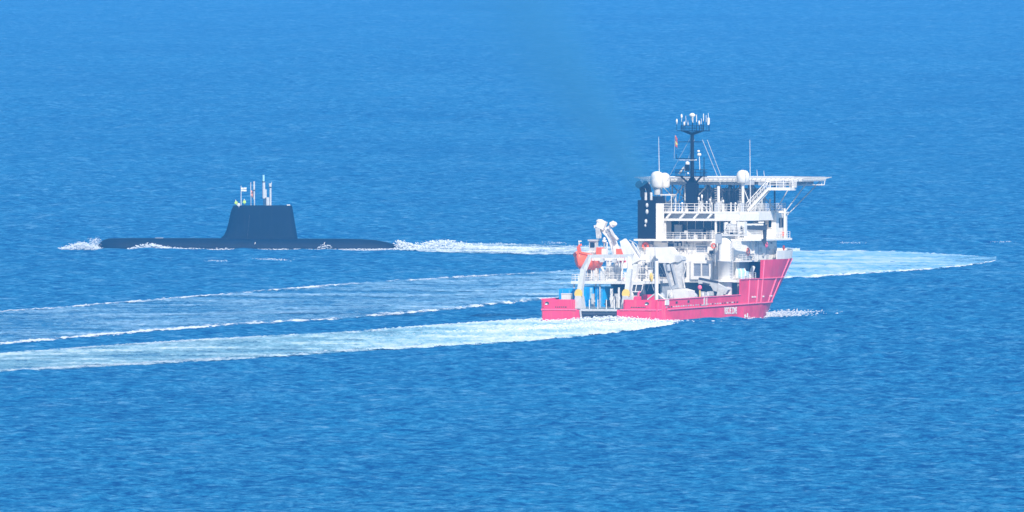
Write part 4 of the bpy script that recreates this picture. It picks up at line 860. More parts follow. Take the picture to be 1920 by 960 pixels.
# tripod post at the starboard quarter
q = P_(1231, 560, 3); b = MB(); b.tube((q.x, 3, 2.12), (q.x, 3, P_(0, 484, 3).z), .3, n=10); tp = b.build('tripod_post', 'white', ship)
for px, py in ((1214, 562), (1250, 564)):
    e_ = P_(px, py, 3.3); b = MB(); b.tube((q.x, 3, P_(0, 543, 3).z), e_, .13, n=6); b.build('post_brace', 'white', tp)
q = P_(1248, 566, 0.4); b = MB(); sx_ = hbr(4, 3); b.box(sx_ - .05, sx_ + .12, 1.6, 3.2, 2.7, 3.75); b.build('sign_board', 'white', bulw)
b = MB(); p = P_(1221, 520, 12); b.ball(p, (.32, .3, .75), 10); yb = b.build('hook_block', 'yellow', ship)
b = MB(); b.tube(p + Vector((0, 0, .6)), P_(1219, 480, 13), .04, n=4); b.tube(p - Vector((0, 0, .6)), P_(1226, 545, 12), .05, n=4); b.build('hook_wire', 'grey', yb)
# red ball on a yellow post
q = P_(1312, 556, 24); b = MB(); b.tube((q.x, 24, 2.12), (q.x, 24, P_(0, 536, 24).z), .14, n=8); bp_ = b.build('marker_post', 'yellow', ship)
b = MB(); b.ball((q.x, 24, P_(0, 533.5, 24).z), (.36, .36, .42), 12); b.build('marker_ball', 'redl', bp_)
yl = at(1315, 562, x=9.95).y; b = MB(); b.box(10.1, 10.42, yl, yl + .5, 2.5, 4.0); b.box(10.1, 10.42, yl + 1.3, yl + 1.5, 2.5, 4.0); b.box(10.1, 10.42, yl - 1.2, yl + 1.5, 2.44, 2.6); b.build('boarding_ladder', 'offw', bulw)
# machinery in the shaded space under the boat deck
for k, (px, w_, h_, mm2) in enumerate(((1146, .35, 3.0, 'white'), (1150, .5, 1.8, 'offw'), (1155, .5, 2.2, 'offw'), (1160, .25, 3.2, 'white'), (1140, .9, 1.2, 'dark'), (1166, .6, 1.6, 'dark'), (1111, .4, 2.2, 'offw'), (1108, .3, 3.1, 'lblue'))):
    q = P_(px, 570, 11 + k % 3); b = MB(); b.box(q.x - w_ / 2, q.x + w_ / 2, q.y, q.y + w_, 2.12, 2.12 + h_); b.box(q.x - w_ * .8, q.x + w_ * .8, q.y + .05, q.y + w_ - .05, 2.12 + h_ * .4, 2.12 + h_ * .55); b.build('deck_machinery', mm2, ship)
b = MB(); b.box(-7.5, .7, 26.6, 26.98, 2.12, D1 - .45); b.build('painted_shade_sheet', 'dark', ship)  # dark sheet before the lower house, painting in the shade under the boat deck

# ------------------------------------------------------------------ things carried by the ship
def container(px, y, w_, l_, h_, label, m='blue', px_is_left=True):
    x = at(px, 570, y=y).x; cx = x + w_ / 2; base = (cx, y + l_ / 2, 2.125)
    t = thing('shipping_container', label, 'container', base, group='blue containers on the aft deck')
    b = MB(); x0, x1, y0, y1 = cx - w_ / 2, cx + w_ / 2, y, y + l_; z0, z1 = 2.125, 2.125 + h_
    b.box(x0 + .04, x1 - .04, y0 + .04, y1 - .04, z0 + .05, z1 - .05)
    for xx in (x0, x1 - .1):
        for yy in (y0, y1 - .1): b.box(xx, xx + .1, yy, yy + .1, z0, z1)
    for zz in (z0, z1 - .12):
        b.box(x0 + .1, x1 - .1, y0, y0 + .1, zz, zz + .12); b.box(x0 + .1, x1 - .1, y1 - .1, y1, zz, zz + .12); b.box(x0, x0 + .1, y0 + .1, y1 - .1, zz, zz + .12); b.box(x1 - .1, x1, y0 + .1, y1 - .1, zz, zz + .12)
    b.build('container_shell', m, t)
    b = MB(); n = int(l_ / .3)
    for k in range(n): yy = y0 + .15 + k * .3; b.box(x1 - .04, x1 + .0, yy, yy + .14, z0 + .13, z1 - .13)
    b.box(x1 - .05, x1 - .03, y0 + .12, y1 - .12, z0 + .12, z1 - .12); b.build('corrugation', m, t)
    for k in (0, 1):
        xa = x0 + .12 + k * (w_ - .24) / 2; d = MB(); d.box(xa, xa + (w_ - .28) / 2, y0 - .02, y0 + .03, z0 + .14, z1 - .14)
        for j in range(5): d.box(xa + .08 + j * (w_ - .4) / 10, xa + .14 + j * (w_ - .4) / 10, y0 - .06, y0 - .02, z0 + .2, z1 - .2)
        d = d.build('container_door', m, t); lb = MB(); xm = xa + (w_ - .28) / 4; lb.tube((xm, y0 - .09, z0 + .15), (xm, y0 - .09, z1 - .15), .03, n=5); lb.build('lock_bar', 'lblue', d)
    return t
container(1048, 7.0, 2.44, 6.06, 3.0, 'leftmost blue container on the port quarter, behind a white bin')
container(1093, 13.9, 1.7, 4.0, 3.25, 'blue container just right of the port leg of the stern gantry')
container(1116, 14.2, 1.6, 4.0, 3.25, 'blue container under the white boat deck, farthest right of the blue ones')
q = at(1063, 561, y=4.5)
t = thing('deck_bin', 'white square bin in front of the leftmost blue container', 'bin', (q.x, 4.5, 2.125))
b = MB(); b.box(q.x - .72, q.x + .72, 3.9, 5.1, 2.2, q.z + .78); b.build('bin_body', 'white', t)
b = MB(); b.box(q.x - .78, q.x + .78, 3.85, 5.15, q.z + .78, q.z + .92); b.build('bin_lid', 'white', t)
b = MB(); b.box(q.x - .6, q.x - .4, 3.9, 5.1, 2.125, 2.2); b.box(q.x + .4, q.x + .6, 3.9, 5.1, 2.125, 2.2); b.build('bin_skid', 'grey', t)
# orange rescue boat in the port davit
bx, by, bz = -11.1, 24.5, at(1106, 508, y=24.5).z
t = thing('rescue_boat', 'orange rescue boat hanging in its davit on the port side', 'boat', (bx, by, bz))
def boat_section(f):                       # f 0 stern .. 1 bow (pointing aft/left in the photo)
    w_ = 1.6 * (1 - max(0, f - .55) ** 2 * 4.4) ; return max(.08, w_), .0 + max(0, f - .5) ** 2 * 3.4, 2.05 + f * f * .9
vs = []; fs = []; n = 12; pr = 8
for i in range(n + 1):
    f = i / n; w_, kz, gz = boat_section(f); y = by + 3.7 - 7.4 * f
    for j in range(pr + 1):
        a_ = math.pi * j / pr; vs.append((bx - w_ * math.cos(a_), y - .4 * f * math.sin(a_) * 0, bz + kz + (gz - kz) * (1 - math.sin(a_) ** .8)))
K = pr + 1
for i in range(n):
    for j in range(pr): fs.append((i * K + j, i * K + j + 1, (i + 1) * K + j + 1, (i + 1) * K + j))
fs += [tuple(range(K)), tuple(range(n * K, n * K + K))[::-1]]
for i in range(n): fs.append((i * K, (i + 1) * K, (i + 1) * K + pr, i * K + pr))
b = MB(); b.add(vs, fs, True); b.build('boat_hull', 'orange', t)
b = MB()
for sd_ in (-1, 1):
    pts = [(bx + sd_ * boat_section(i / n)[0], by + 3.7 - 7.4 * i / n, bz + boat_section(i / n)[2]) for i in range(n + 1)]; b.path(pts, .2, 8)
b.build('buoyancy_collar', 'orange', t)
b = MB(); b.path([(bx - 1.34, by + 3, bz + 1.35), (bx - 1.3, by - 1, bz + 1.5)], .12, 6); b.path([(bx + 1.34, by + 3, bz + 1.35), (bx + 1.3, by - .5, bz + 1.5)], .12, 6); b.build('grab_line', 'navy', t)
b = MB(); b.box(bx - .8, bx + .8, by + .2, by + 2.4, bz + 1.9, bz + 2.95); b.box(bx - .6, bx + .6, by - 1.5, by + .1, bz + 1.8, bz + 2.35); b.build('boat_console', 'offw', t)
b = MB(); b.beam((bx + .2, by - 3.3, bz + 2.5), (bx, by - 3.5, bz + 3.9), .5, .4); b.beam((bx, by - 3.5, bz + 3.9), (bx + .5, by - 3.4, bz + 4.2), .3, .3); b.build('boat_bow_post', 'orange', t)
b = MB(); b.tube((bx + .1, by - 3.5, bz + 3.9), (bx + .1, by - 3.5, bz + 4.7), .09, n=6); b.box(bx, bx + .5, by - 3.6, by - 3.4, bz + 4.6, bz + 4.8); b.build('boat_light', 'white', t)
b = MB(); b.box(bx - .5, bx + .5, by + 3.1, by + 3.9, bz + .7, bz + 2.2); b.build('outboard_motor', 'dark', t)
# second small red and white craft between the racks
q = at(1172, 492, y=25)
t = thing('stowed_boat', 'small red and white boat stowed behind the white launch boom', 'boat', (q.x, 25, q.z - 1.2))
b = MB(); b.prism([(q.x - 1.0, q.z - .9), (q.x + .6, q.z - .9), (q.x + 1.1, q.z + .1), (q.x - 1.2, q.z - .2)], 'y', 24, 27.5); b.build('boat_hull', 'white', t)
b = MB(); b.prism([(q.x - 1.1, q.z - .19), (q.x + 1.1, q.z + .11), (q.x + 1.1, q.z + 1.1), (q.x - .4, q.z + 1.0)], 'y', 24.3, 27.2); b.build('boat_canopy', 'red', t)
# flag on the yard
def flag(frame, p, w_, h_, label, mats_, ripple=.12, droop=0.3):
    t = thing('flag', label, 'flag', tuple(p), frame=frame)
    n = len(mats_)
    for k, mm2 in enumerate(mats_):
        vs = []; nx_ = 10
        for i in range(nx_ + 1):
            for j in (0, 1):
                f = i / nx_; z = p.z - h_ * (k + j) / n - droop * f * f; vs.append((p.x + w_ * f, p.y + ripple * math.sin(f * 7 + k), z))
        fs = [(2 * i, 2 * i + 1, 2 * i + 3, 2 * i + 2) for i in range(nx_)]; b = MB(); b.add(vs, fs, True); o = b.build('flag_cloth', mm2, t, fixn=False)
        sol = o.modifiers.new('s', 'SOLIDIFY'); sol.thickness = .02
    return t
p = at(1266, 254, y=YM); t = flag(MSHIP, p, .35, 1.7, 'narrow red and yellow flag hanging at the left of the ship mast', ['redflag', 'redflag', 'yelflag', 'redflag'], droop=.5)
b = MB(); b.tube(p + Vector((0, 0, .1)), at(1264, 297, y=YM), .025, n=4); b.build('halyard', 'offw', t)

# ------------------------------------------------------------------ small fittings that crowd the walls and decks
rg = random.Random(21)
def fit(px, py, y, w_, h_, d_, mm2, name='wall_fitting', parent=None):
    q = at(px, py, y=y); b = MB(); b.box(q.x - w_ / 2, q.x + w_ / 2, y - d_, y - .001, q.z - h_ / 2, q.z + h_ / 2); return b.build(name, mm2, parent or acc)
for i in range(46):                                   # aft wall of the deckhouse
    px = rg.uniform(1202, 1346); py = rg.uniform(451, 482)
    if 1300 < px < 1334 and 458 < py < 476: continue
    if rg.random() < .45: fit(px, py, YA, rg.uniform(.2, .7), rg.uniform(.2, .6), rg.uniform(.08, .35), rg.choice(['grey', 'offw', 'lgrey', 'dark', 'greyglass']))
    else:
        q = at(px, py, y=YA - .15); l_ = rg.uniform(.6, 1.9); b = MB()
        if rg.random() < .6: b.tube((q.x, YA - .15, q.z - l_ / 2), (q.x, YA - .15, q.z + l_ / 2), .05, n=5)
        else: b.tube((q.x - l_ / 2, YA - .15, q.z), (q.x + l_ / 2, YA - .15, q.z), .05, n=5)
        b.build('wall_conduit', rg.choice(['grey', 'offw', 'dark']), acc)
for i in range(22):                                   # starboard wall and side deck
    y = rg.uniform(44.5, 57); z = D2 + rg.uniform(.2, 2.6); b = MB(); b.box(8.9, 8.9 + rg.uniform(.08, .3), y, y + rg.uniform(.2, .8), z, z + rg.uniform(.1, .5)); b.build('wall_fitting', rg.choice(['grey', 'offw', 'lgrey', 'lgrey']), acc)
for i in range(12):
    y = rg.uniform(39, 46); h_ = rg.uniform(.5, 1.3); b = MB(); b.box(8.3, 8.3 + rg.uniform(.3, .9), y, y + rg.uniform(.3, .8), D1, D1 + h_); b.build('deck_fitting', rg.choice(['lblue', 'offw', 'grey', 'white', 'lgrey']), ship)
for i in range(26):                                   # boat deck clutter behind the railings
    px = rg.uniform(1098, 1228); y = rg.uniform(16, 25); q = at(px, 520, y=y); h_ = rg.uniform(.4, 2.0); w_ = rg.uniform(.15, .6)
    b = MB()
    if rg.random() < .5: b.box(q.x - w_ / 2, q.x + w_ / 2, y, y + w_, D1, D1 + h_)
    else: b.lathe((q.x, y, D1), [(w_ / 2, 0), (w_ / 2, h_ * .7), (w_ / 4, h_)], 8)
    b.build('deck_fitting', rg.choice(['grey', 'offw', 'white', 'dark', 'lgrey', 'greyglass']), ship)
for i in range(16):                                   # bridge deck and roof edge
    px = rg.uniform(1256, 1345); y = rg.uniform(41.5, 44.5); q = at(px, 440, y=y); h_ = rg.uniform(.3, 1.4)
    b = MB(); b.box(q.x - .2, q.x + rg.uniform(.05, .5), y, y + .4, D3, D3 + h_); b.build('deck_fitting', rg.choice(['grey', 'offw', 'dark', 'greyglass']), br)
for i in range(18):
    x = rg.uniform(-4.0, 8.5); y = rg.uniform(43, 47); h_ = rg.uniform(.4, 1.5); w_ = rg.uniform(.12, .45)
    b = MB(); b.box(x, x + w_, y, y + w_, D4, D4 + h_)
    if rg.random() < .4: b.tube((x, y, D4 + h_), (x + rg.uniform(-.3, .3), y, D4 + h_ + rg.uniform(.4, 1.2)), .05, n=5)
    b.build('roof_unit', rg.choice(['grey', 'offw', 'white', 'lgrey']), roof)
for i in range(22):                                   # working deck gear seen over the bulwark
    px = rg.uniform(1250, 1378); y = rg.uniform(23, 36); q = at(px, 552, y=y)
    if q.x > 9.2: continue
    h_ = rg.uniform(1.3, 2.4); w_ = rg.uniform(.25, .8); b = MB(); b.box(q.x - w_ / 2, q.x + w_ / 2, y, y + w_, 2.12, 2.12 + h_)
    b.build('deck_machinery', rg.choice(['grey', 'offw', 'dark', 'lgrey', 'dark', 'blue']), ship)
# rigging, hoses and wires
for pts, r, mm2 in ((((at(1127, 420, y=27)), at(1123, 450, y=27)), .03, 'dark'), ((at(1122, 447, y=27), at(1112, 470, y=25), at(1108, 478, y=24.5)), .035, 'grey'),
                    ((at(1302, 262, y=45), at(1262, 385, y=46)), .03, 'offw'), ((at(1299, 250, y=45), at(1250, 340, y=46)), .025, 'offw'), ((at(1231, 484, y=3), at(1214, 545, y=7)), .03, 'grey'),
                    ((at(1231, 486, y=3), at(1262, 545, y=14)), .03, 'grey'), ((at(1182, 484, y=4), at(1206, 452, y=39)), .03, 'grey'), ((at(1110, 481, y=4), at(1140, 525, y=13)), .035, 'grey'), ((at(1172, 482, y=4), at(1160, 525, y=13)), .035, 'grey')):
    b = MB(); b.path(list(pts), r, 4); b.build('rigging_wire', mm2, ship)
for k in range(5):
    q0 = at(1186 + k * 3, 500 - k * 3, y=16); pts = [q0 + Vector((.25 * math.sin(j * .9 + k), 0, -j * .5)) for j in range(6)]; b = MB(); b.path(pts, .06, 5); b.build('hanging_hose', rg.choice(['dark', 'grey', 'offw']), ship)
# ------------------------------------------------------------------ SUBMARINE
subm = thing('submarine', 'black submarine running on the surface with tall sail and raised masts', 'submarine', (0, 0, 0), frame=MSUB)
# stations: photo x, top z, half breadth at the top edge, deck half width
ST = [(178, -.55, .5), (181, .1, 1.4), (186, 1.1, 2.2), (193, 1.7, 2.8), (203, 2.02, 3.2), (230, 2.1, 3.6), (300, 2.1, 3.8), (400, 2.08, 3.9), (560, 2.0, 3.9), (640, 1.98, 3.8), (680, 1.9, 3.6), (705, 1.72, 3.2), (725, 1.35, 2.7), (740, .95, 2.2), (750, .5, 1.7), (757, -.3, 1.1), (775, -1.2, .6)]
vs = []; fs = []; K = 14
for px, zt, hw in ST:
    x = (px - 465) / SS
    prof = [(hw * .42, zt), (hw * .62, zt - .10), (hw * .80, zt - .55), (hw * .93, zt - 1.25), (hw, zt - 2.3), (hw * .9, zt - 3.6), (hw * .5, zt - 4.8)]
    for yy, zz in prof: vs.append((x, -yy, zz))
    for yy, zz in reversed(prof): vs.append((x, yy, zz))
for i in range(len(ST) - 1):
    for j in range(K): fs.append((i * K + j, i * K + (j + 1) % K, (i + 1) * K + (j + 1) % K, (i + 1) * K + j))
fs += [tuple(range(K)), tuple(range((len(ST) - 1) * K, len(ST) * K))[::-1]]
b = MB(); b.add(vs, fs, True); sh = b.build('pressure_hull', 'sub', subm)
# sail (fin): lofted foil, open cockpit at its forward top
def foil(x0, x1, w_, n=14):
    pts = []
    for k in range(n + 1):
        t_ = k / n; th = w_ * (1.35 * math.sqrt(max(t_, 0)) * (1 - t_) ** .55 + .12 * (1 - t_)) if 0 < t_ < 1 else 0.12 * w_ if t_ == 0 else .06
        pts.append((x0 + (x1 - x0) * t_, min(th, w_)))
    return pts
LV = [(452, 404, 559, 1.35), (447, 413, 558, 1.2), (441, 420, 557, 1.12), (430, 425, 555, 1.08), (415, 429, 552.5, 1.04), (400, 432, 550, 1.0), (391, 435, 548.5, .95), (385, 438, 547.5, .88)]
vs = []; fs = []; K = None
for py, a_, c_, w_ in LV:
    f_ = foil((a_ - 465) / SS, (c_ - 465) / SS, w_); ring_ = [(x, -y) for x, y in f_] + [(x, y) for x, y in reversed(f_)]; K = len(ring_)
    for x, y in ring_: vs.append((x, y, (468 - py) / SS))
for i in range(len(LV) - 1):
    for j in range(K): fs.append((i * K + j, i * K + (j + 1) % K, (i + 1) * K + (j + 1) % K, (i + 1) * K + j))
b = MB(); b.add(vs, fs, True); sail = b.build('sail', 'sub', subm)
zt = (468 - 385) / SS; f_ = foil((438 - 465) / SS, (547.5 - 465) / SS, .86); XC = (466 - 465) / SS
b = MB(); lo = [(x, y) for x, y in f_ if x <= XC]; b.prism([(x, -y) for x, y in lo] + [(x, y) for x, y in reversed(lo)], 'z', zt - 1.05, zt - .95); b.build('cockpit_floor', 'sub', sail)
hi = [(x, y) for x, y in f_ if x >= XC - .6]; b = MB(); b.prism([(x, -y) for x, y in hi] + [(x, y) for x, y in reversed(hi)], 'z', zt - .12, zt - .02); b.box(hi[0][0] - .02, hi[0][0] + .05, -.8, .8, zt - .95, zt - .13); b.build('sail_top', 'sub', sail)
p = sub_at(541, 385); b = MB(); b.box(p.x - .3, p.x + .3, -.3, .3, zt - .02, zt + .14); b.build('stern_light', 'white', sail)
b = MB()
for i in range(7):
    f = i / 7; p0 = sub_at(468 - 6 * f, 403 + 58 * f, -1.12 - (.3 if f > .7 else 0)); p1 = sub_at(468 - 6 * (f + .12), 403 + 58 * (f + .12), -1.12 - (.3 if f > .7 else 0)); b.beam(p0, p1, .05, .05)
b.build('sail_seam', 'subl', sail)
for px in (478, 608):
    p = sub_at(px, 457); b = MB(); b.beam((p.x - .12, -3.42, p.z - .25), (p.x + .1, -3.32, p.z + .3), .16, .08); b.build('draught_mark', 'white', sh)
b = MB(); p = sub_at(298, 449); b.box(p.x - .7, p.x + .8, -1.2, .8, 2.08, 2.16); b.build('deck_hatch', 'mast', sh)
# upper rudder and stern plane tips showing in the wash
b = MB(); b.prism([(sub_at(748, 0).x, -.6), (sub_at(768, 0).x, -.6), (sub_at(764, 0).x, .75), (sub_at(753, 0).x, .95)], 'y', -.16, .16); b.build('upper_rudder', 'sub', subm)
# masts
def mast_(parts, y=0.0):
    px0 = parts[0][0]; t = None
    for k, (px, pa_, pb_, r, mm2) in enumerate(parts):
        p0, p1 = sub_at(px, pa_, y), sub_at(px, pb_, y); b = MB(); b.tube(p0, p1, r, r, 10)
        if t is None: t = b.build('raised_mast', mm2, subm)
        else: b.build('mast_head', mm2, t)
mast_([(495, 387, 372, .10, 'dark'), (494.5, 372, 342, .27, 'mast'), (494, 342, 340, .3, 'dark'), (494, 340, 328, .2, 'lblue')])
mast_([(498, 387, 371, .08, 'dark'), (498, 371, 355, .2, 'mast')], .35)
mast_([(501.5, 387, 370, .34, 'mast')], -.1)
mast_([(507, 387, 352, .2, 'mast'), (507, 352, 350, .27, 'dark'), (506.5, 350, 343.5, .27, 'mast'), (509, 345, 341, .06, 'mast')], .1)
mast_([(477, 387, 374, .1, 'mast'), (476.5, 374, 358, .16, 'mast'), (476.3, 358, 356, .24, 'dark'), (476.3, 356, 340, .18, 'mast')])
mast_([(470.5, 387, 366, .06, 'mast'), (470, 368, 342, .09, 'mast')], .3)
b = MB(); p = sub_at(452, 387); q = sub_at(452, 348); b.tube(p, q, .07, .05, 6); b.build('flagpole', 'white', subm)
flag(MSUB, sub_at(452.5, 352), .95, .75, 'small white flag flying from the pole at the front of the submarine sail', ['cloth', 'cloth'], droop=-.05)
flag(MSUB, sub_at(470.5, 357, .3), .45, 1.2, 'small salmon flag hanging beside the middle masts of the submarine', ['salmon', 'salmon'], droop=.3)
# lookouts in the cockpit: one continuous skinned body each
def person(name_label, x, y, z, jacket, lean=0.0, arm=(0.25, 0.35), h=1.75, facing=-1):
    t = thing('person', name_label, 'person', (x, y, z), frame=MSUB, group='lookouts in the submarine cockpit')
    J = {'pelvis': (0, 0, .95), 'waist': (0, 0, 1.1), 'chest': (lean * .4 * facing, 0, 1.35), 'neck': (lean * facing, 0, 1.5), 'head': (lean * 1.15 * facing, 0, 1.6), 'crown': (lean * 1.2 * facing, 0, 1.74),
         'shL': (lean * .8 * facing, .19, 1.43), 'shR': (lean * .8 * facing, -.19, 1.43), 'elL': (arm[0] * facing, .25, 1.18), 'elR': (arm[0] * facing, -.25, 1.18), 'haL': (arm[1] * 1.3 * facing, .16, 1.22), 'haR': (arm[1] * 1.3 * facing, -.16, 1.22),
         'hpL': (0, .1, .9), 'hpR': (0, -.1, .9), 'knL': (.03 * facing, .11, .5), 'knR': (.03 * facing, -.11, .5), 'anL': (0, .11, .09), 'anR': (0, -.11, .09), 'toL': (.2 * facing, .12, .05), 'toR': (.2 * facing, -.12, .05)}
    Rr = dict(pelvis=.15, waist=.14, chest=.17, neck=.06, head=.095, crown=.075, shL=.08, shR=.08, elL=.055, elR=.055, haL=.04, haR=.04, hpL=.1, hpR=.1, knL=.07, knR=.07, anL=.05, anR=.05, toL=.045, toR=.045)
    E = [('pelvis', 'waist'), ('waist', 'chest'), ('chest', 'neck'), ('neck', 'head'), ('head', 'crown'), ('chest', 'shL'), ('chest', 'shR'), ('shL', 'elL'), ('shR', 'elR'), ('elL', 'haL'), ('elR', 'haR'), ('pelvis', 'hpL'), ('pelvis', 'hpR'), ('hpL', 'knL'), ('hpR', 'knR'), ('knL', 'anL'), ('knR', 'anR'), ('anL', 'toL'), ('anR', 'toR')]
    ks = list(J); me = bpy.data.meshes.new('body'); me.from_pydata([J[k] for k in ks], [(ks.index(a_), ks.index(c_)) for a_, c_ in E], []); me.update()
    o = bpy.data.objects.new('body', me); C.objects.link(o); sk = o.modifiers.new('skin', 'SKIN'); 
    if not me.skin_vertices:
        bm = bmesh.new(); bm.from_mesh(me); bm.verts.layers.skin.verify(); bm.to_mesh(me); bm.free()
    for i, k in enumerate(ks): me.skin_vertices[0].data[i].radius = (Rr[k], Rr[k]); me.skin_vertices[0].data[i].use_root = (k == 'pelvis')
    s2 = o.modifiers.new('sub', 'SUBSURF'); s2.levels = 1; s2.render_levels = 1
    dg = bpy.context.evaluated_depsgraph_get(); me2 = bpy.data.meshes.new_from_object(o.evaluated_get(dg)); bpy.data.objects.remove(o); me2.name = 'body'
    me2.materials.clear(); me2.materials.append(M['skin']); me2.materials.append(M[jacket]); me2.materials.append(M['navy'])
    for p in me2.polygons:
        zc = p.center.z; p.material_index = 0 if zc > 1.5 else 1 if zc > .88 else 2; p.use_smooth = True
        if abs(p.center.x) > arm[1] * 1.2: p.material_index = 0
    o = bpy.data.objects.new('body', me2); C.objects.link(o); o.parent = t
    hx = lean * 1.2 * facing
    b = MB(); b.ball((hx - .02 * facing, 0, 1.70), (.115, .105, .09), 10); b.build('cap', 'cloth' if jacket != 'cloth' else 'navy', None).parent = t
    b = MB(); b.box(-.27 + lean * .3 * facing, .27 + lean * .3 * facing, -.27, .27, 1.0, 1.5); b.v = [(v[0] * (1 if v[2] < 1.3 else .9), v[1], v[2]) for v in b.v]; v_ = b.build('jacket', jacket, None); v_.parent = t
    bv = v_.modifiers.new('b', 'BEVEL'); bv.width = .08; bv.segments = 3
    return t
zf = zt - .78
person('person in bright yellow green jacket at the front edge of the submarine sail', sub_at(443, 0).x, .25, zf, 'hivis', .1)
person('person in pale top bending low between the two yellow jackets', sub_at(448, 0).x, -.35, zf - .35, 'cloth', .12)
person('person in yellow green jacket just right of the white flagpole on the submarine', sub_at(458.5, 0).x, .1, zf + .15, 'hivis', .05)

# ------------------------------------------------------------------ splashes and foam at the waterlines
IDM = Matrix.Identity(4)
S_ = lambda px, py, y=-3.9: tuple(sub_at(px, py, y))
lumps('submarine_bow_wave', [S_(120, 468, -2), S_(150, 468, -3), S_(172, 468, -3), S_(182, 469, -3.5)], 650, 'white water breaking over the submarine bow at left', MSUB, r=(.05, .2), spread=(.5, 1.3, .16), hz=lambda t: .25 + 1.0 * math.sin(min(1, t * 1.15) * 2.6) ** 2)
lumps('bow_spray_veil', [S_(168, 468, 1.5), S_(178, 468, .5), S_(184, 466, -1.5)], 200, 'thin spray sliding off the rounded submarine nose', MSUB, r=(.04, .12), spread=(.3, 1.0, .3), hz=lambda t: 1.7)
lumps('submarine_side_foam', [S_(245, 470), S_(262, 470), S_(300, 470), S_(318, 468)], 520, 'largest white breaker against the forward hull of the submarine', MSUB, r=(.06, .26), spread=(.3, .6, .1), hz=lambda t: .9 * math.sin(t * 3.1) + .3)
lumps('submarine_waterline_foam', [S_(312, 468), S_(402, 469)], 330, 'thin white foam along the black hull left of the sail', MSUB, r=(.05, .16), spread=(.4, .5, .1), hz=lambda t: .45 * (1 - t))
lumps('submarine_waterline_foam', [S_(408, 469), S_(480, 470), S_(620, 470), S_(700, 470), S_(748, 469)], 1100, 'thin white foam line along the hull below the sail and aft', MSUB, r=(.05, .17), spread=(.4, .5, .07), hz=lambda t: .3 + (.7 if .56 < t < .62 else 0))
lumps('submarine_stern_wash', [S_(745, 468, -1), S_(757, 468, -1.4), S_(775, 468, -1), S_(800, 468, -.5)], 900, 'white wash boiling over the submarine rudder', MSUB, r=(.06, .24), spread=(.4, .8, .15), hz=lambda t: 1.3 * (1 - t) + .2)
lumps('submarine_stern_wash', [S_(795, 467, 0), S_(825, 467, 0), S_(870, 467, 0), S_(960, 468, 0), S_(1080, 470, 0)], 1500, 'tall ragged crest of the white wash behind the submarine', MSUB, r=(.06, .24), spread=(1.0, 2.5, .12), hz=lambda t: 1.1 * math.exp(-((t - .13) / .13) ** 2) + .6 * (1 - t))
lumps('ship_stern_wash', [(-11.5, -1.5, -.4), (-4, -2, -.2), (3, -2.2, -.2), (10.5, -1.6, -.4), (12.5, 6, -.4)], 2200, 'white water churned up right behind the red ship transom', MSHIP, r=(.07, .26), spread=(1.0, 1.4, .2), hz=lambda t: .25 + .7 * math.exp(-((t - .5) / .2) ** 2))
lumps('ship_stern_wash', [tuple(MSHIP.inverted() @ Vector(gp(px, py) + (-.1,))) for px, py in ((860, 625), (980, 620), (1100, 613), (1200, 608))], 1500, 'rough white wash a little farther behind the red ship', MSHIP, r=(.07, .24), spread=(2, 14, .1), hz=lambda t: .15 + .3 * t)
lumps('ship_waterline_foam', [(10.0, 4, -.15), (10.05, 25, -.15), (9.9, 44, -.1), (7.8, 55, -.1), (5.8, 63, -.05)], 900, 'thin foam line along the red starboard waterline', MSHIP, r=(.05, .18), spread=(.2, .5, .1), hz=lambda t: .2 + .5 * t * t)
pw = [tuple(MSHIP.inverted() @ Vector(gp(px, py) + (0,))) for px, py in ((1436, 597), (1452, 594), (1466, 592), (1482, 592))]
lumps('ship_bow_wave', pw, 750, 'broken white bow wave thrown out to the right of the red bow', MSHIP, r=(.06, .22), spread=(.8, 9.0, .22), hz=lambda t: .9 * (1 - t) + .15)
for k, (px, py, n_, lab) in enumerate(((492, 488, 60, 'small whitecap below the submarine sail'), (520, 489, 40, 'faint whitecap right of the one below the submarine sail'), (408, 491, 30, 'small whitecap below the submarine forward hull'), (1596, 457, 26, 'tiny whitecap above the old wake right of the ship'), (1880, 455, 22, 'tiny whitecaps at the far right edge above the old wake'), (1040, 457, 40, 'small whitecap just left of the orange rescue boat'), (215, 629, 30, 'little whitecap under the lower white border of the old wake'))):
    c_ = gp(px, py); lumps('whitecap', [(c_[0] - 1.8, c_[1], .1), (c_[0] + 1.8, c_[1], .1)], n_, lab, IDM, r=(.03, .11), spread=(.7, 7, .04), hz=lambda t: .12)['group'] = 'whitecaps on the open water'
# ------------------------------------------------------------------ smoke and haze
def volume(name, m, b, label, kind):
    o = b.build(name, m); return tag(o, label, 'smoke' if name == 'smoke' else 'haze', None, kind)
def haze_mat():
    m = bpy.data.materials.new('haze'); m.use_nodes = True; t = m.node_tree; t.nodes.clear()
    out = t.nodes.new('ShaderNodeOutputMaterial'); v = t.nodes.new('ShaderNodeVolumePrincipled')
    v.inputs['Color'].default_value = HAZE['col'] + (1,); v.inputs['Density'].default_value = HAZE['dens']; v.inputs['Anisotropy'].default_value = HAZE['g']
    t.links.new(v.outputs[0], out.inputs['Volume']); return m
HAZE = dict(col=(0.11, 0.49, 0.97), dens=4.2e-5, g=0.0)
hb = MB(); hb.box(-48000, 48000, -13000, 56000, -6, 84)
volume('haze', haze_mat(), hb, 'thin blue haze in the air over the sea', 'stuff')

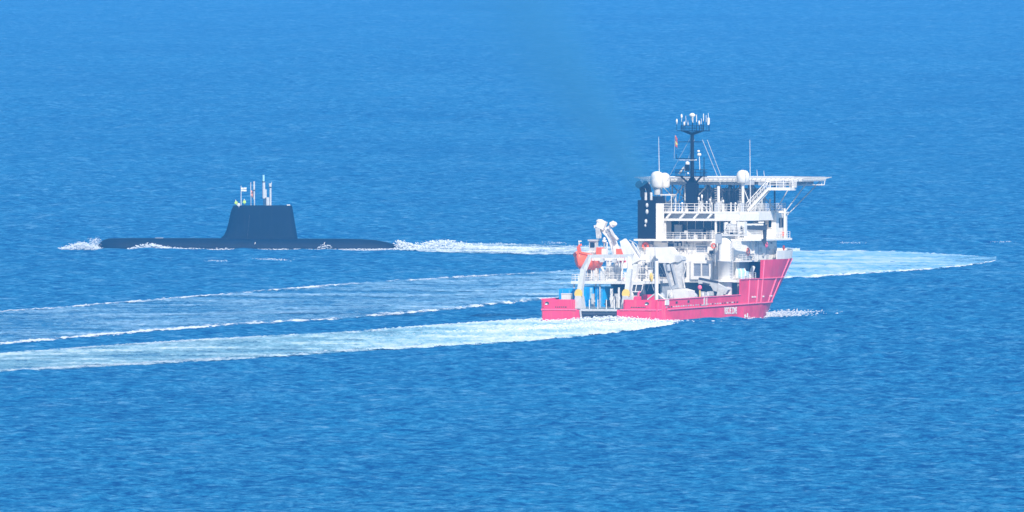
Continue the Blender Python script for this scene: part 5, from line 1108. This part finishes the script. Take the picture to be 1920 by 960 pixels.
# exhaust smoke drifting up and to the left from the funnel: a long thin cone of soft density
S0 = MSHIP @ Vector((-7.3, 39.9, 20.9)); S1 = S0 + Vector((-37.0, 0, 55.0)); AX = (S1 - S0); LEN = AX.length
R0, R1 = 3.2, 22.0
b = MB(); b.lathe((0, 0, 0), [(R0 + (R1 - R0) * f, LEN * f) for f in (0, .15, .3, .5, .75, 1.0)], 20)
sm = bpy.data.materials.new('smoke'); sm.use_nodes = True; t = sm.node_tree; t.nodes.clear(); N = t.nodes; L = t.links
out = N.new('ShaderNodeOutputMaterial'); v = N.new('ShaderNodeVolumePrincipled'); v.inputs['Color'].default_value = (0.09, 0.38, 0.62, 1); v.inputs['Density'].default_value = 1
tc = N.new('ShaderNodeTexCoord'); n = N.new('ShaderNodeTexNoise'); n.inputs['Scale'].default_value = 0.16; n.inputs['Detail'].default_value = 3
L.new(tc.outputs['Object'], n.inputs['Vector']); sp = N.new('ShaderNodeSeparateXYZ'); L.new(tc.outputs['Object'], sp.inputs[0])
def mt(op, a_, b_=None, c_=None, cl=False):
    q = N.new('ShaderNodeMath'); q.operation = op; q.use_clamp = cl
    for k, vv in enumerate((a_, b_, c_)):
        if vv is None: continue
        if isinstance(vv, (int, float)): q.inputs[k].default_value = vv
        else: L.new(vv, q.inputs[k])
    return q.outputs[0]
f = mt('DIVIDE', sp.outputs[2], LEN); rr_ = mt('MULTIPLY_ADD', f, R1 - R0, R0)
rho = mt('DIVIDE', mt('SQRT', mt('ADD', mt('MULTIPLY', sp.outputs[0], sp.outputs[0]), mt('MULTIPLY', sp.outputs[1], sp.outputs[1]))), rr_)
soft = mt('SUBTRACT', 1.0, mt('ADD', rho, mt('MULTIPLY', mt('SUBTRACT', n.outputs['Fac'], 0.5), 1.3)), cl=True)
dens = mt('DIVIDE', mt('MULTIPLY', mt('POWER', soft, 1.6), 1.9), rr_)
dens = mt('MULTIPLY', dens, mt('SUBTRACT', 1.1, mt('MULTIPLY', f, 0.9), cl=True)); dens = mt('MULTIPLY', dens, mt('MULTIPLY_ADD', n.outputs['Fac'], 2.0, -0.2, cl=True))
L.new(dens, v.inputs['Density']); L.new(v.outputs[0], out.inputs['Volume'])
o = b.build('smoke', sm); o.rotation_mode = 'QUATERNION'; o.rotation_quaternion = AX.to_track_quat('Z', 'Y'); o.location = S0
tag(o, 'faint exhaust smoke drifting up and left from the black funnel', 'smoke', None, 'stuff')
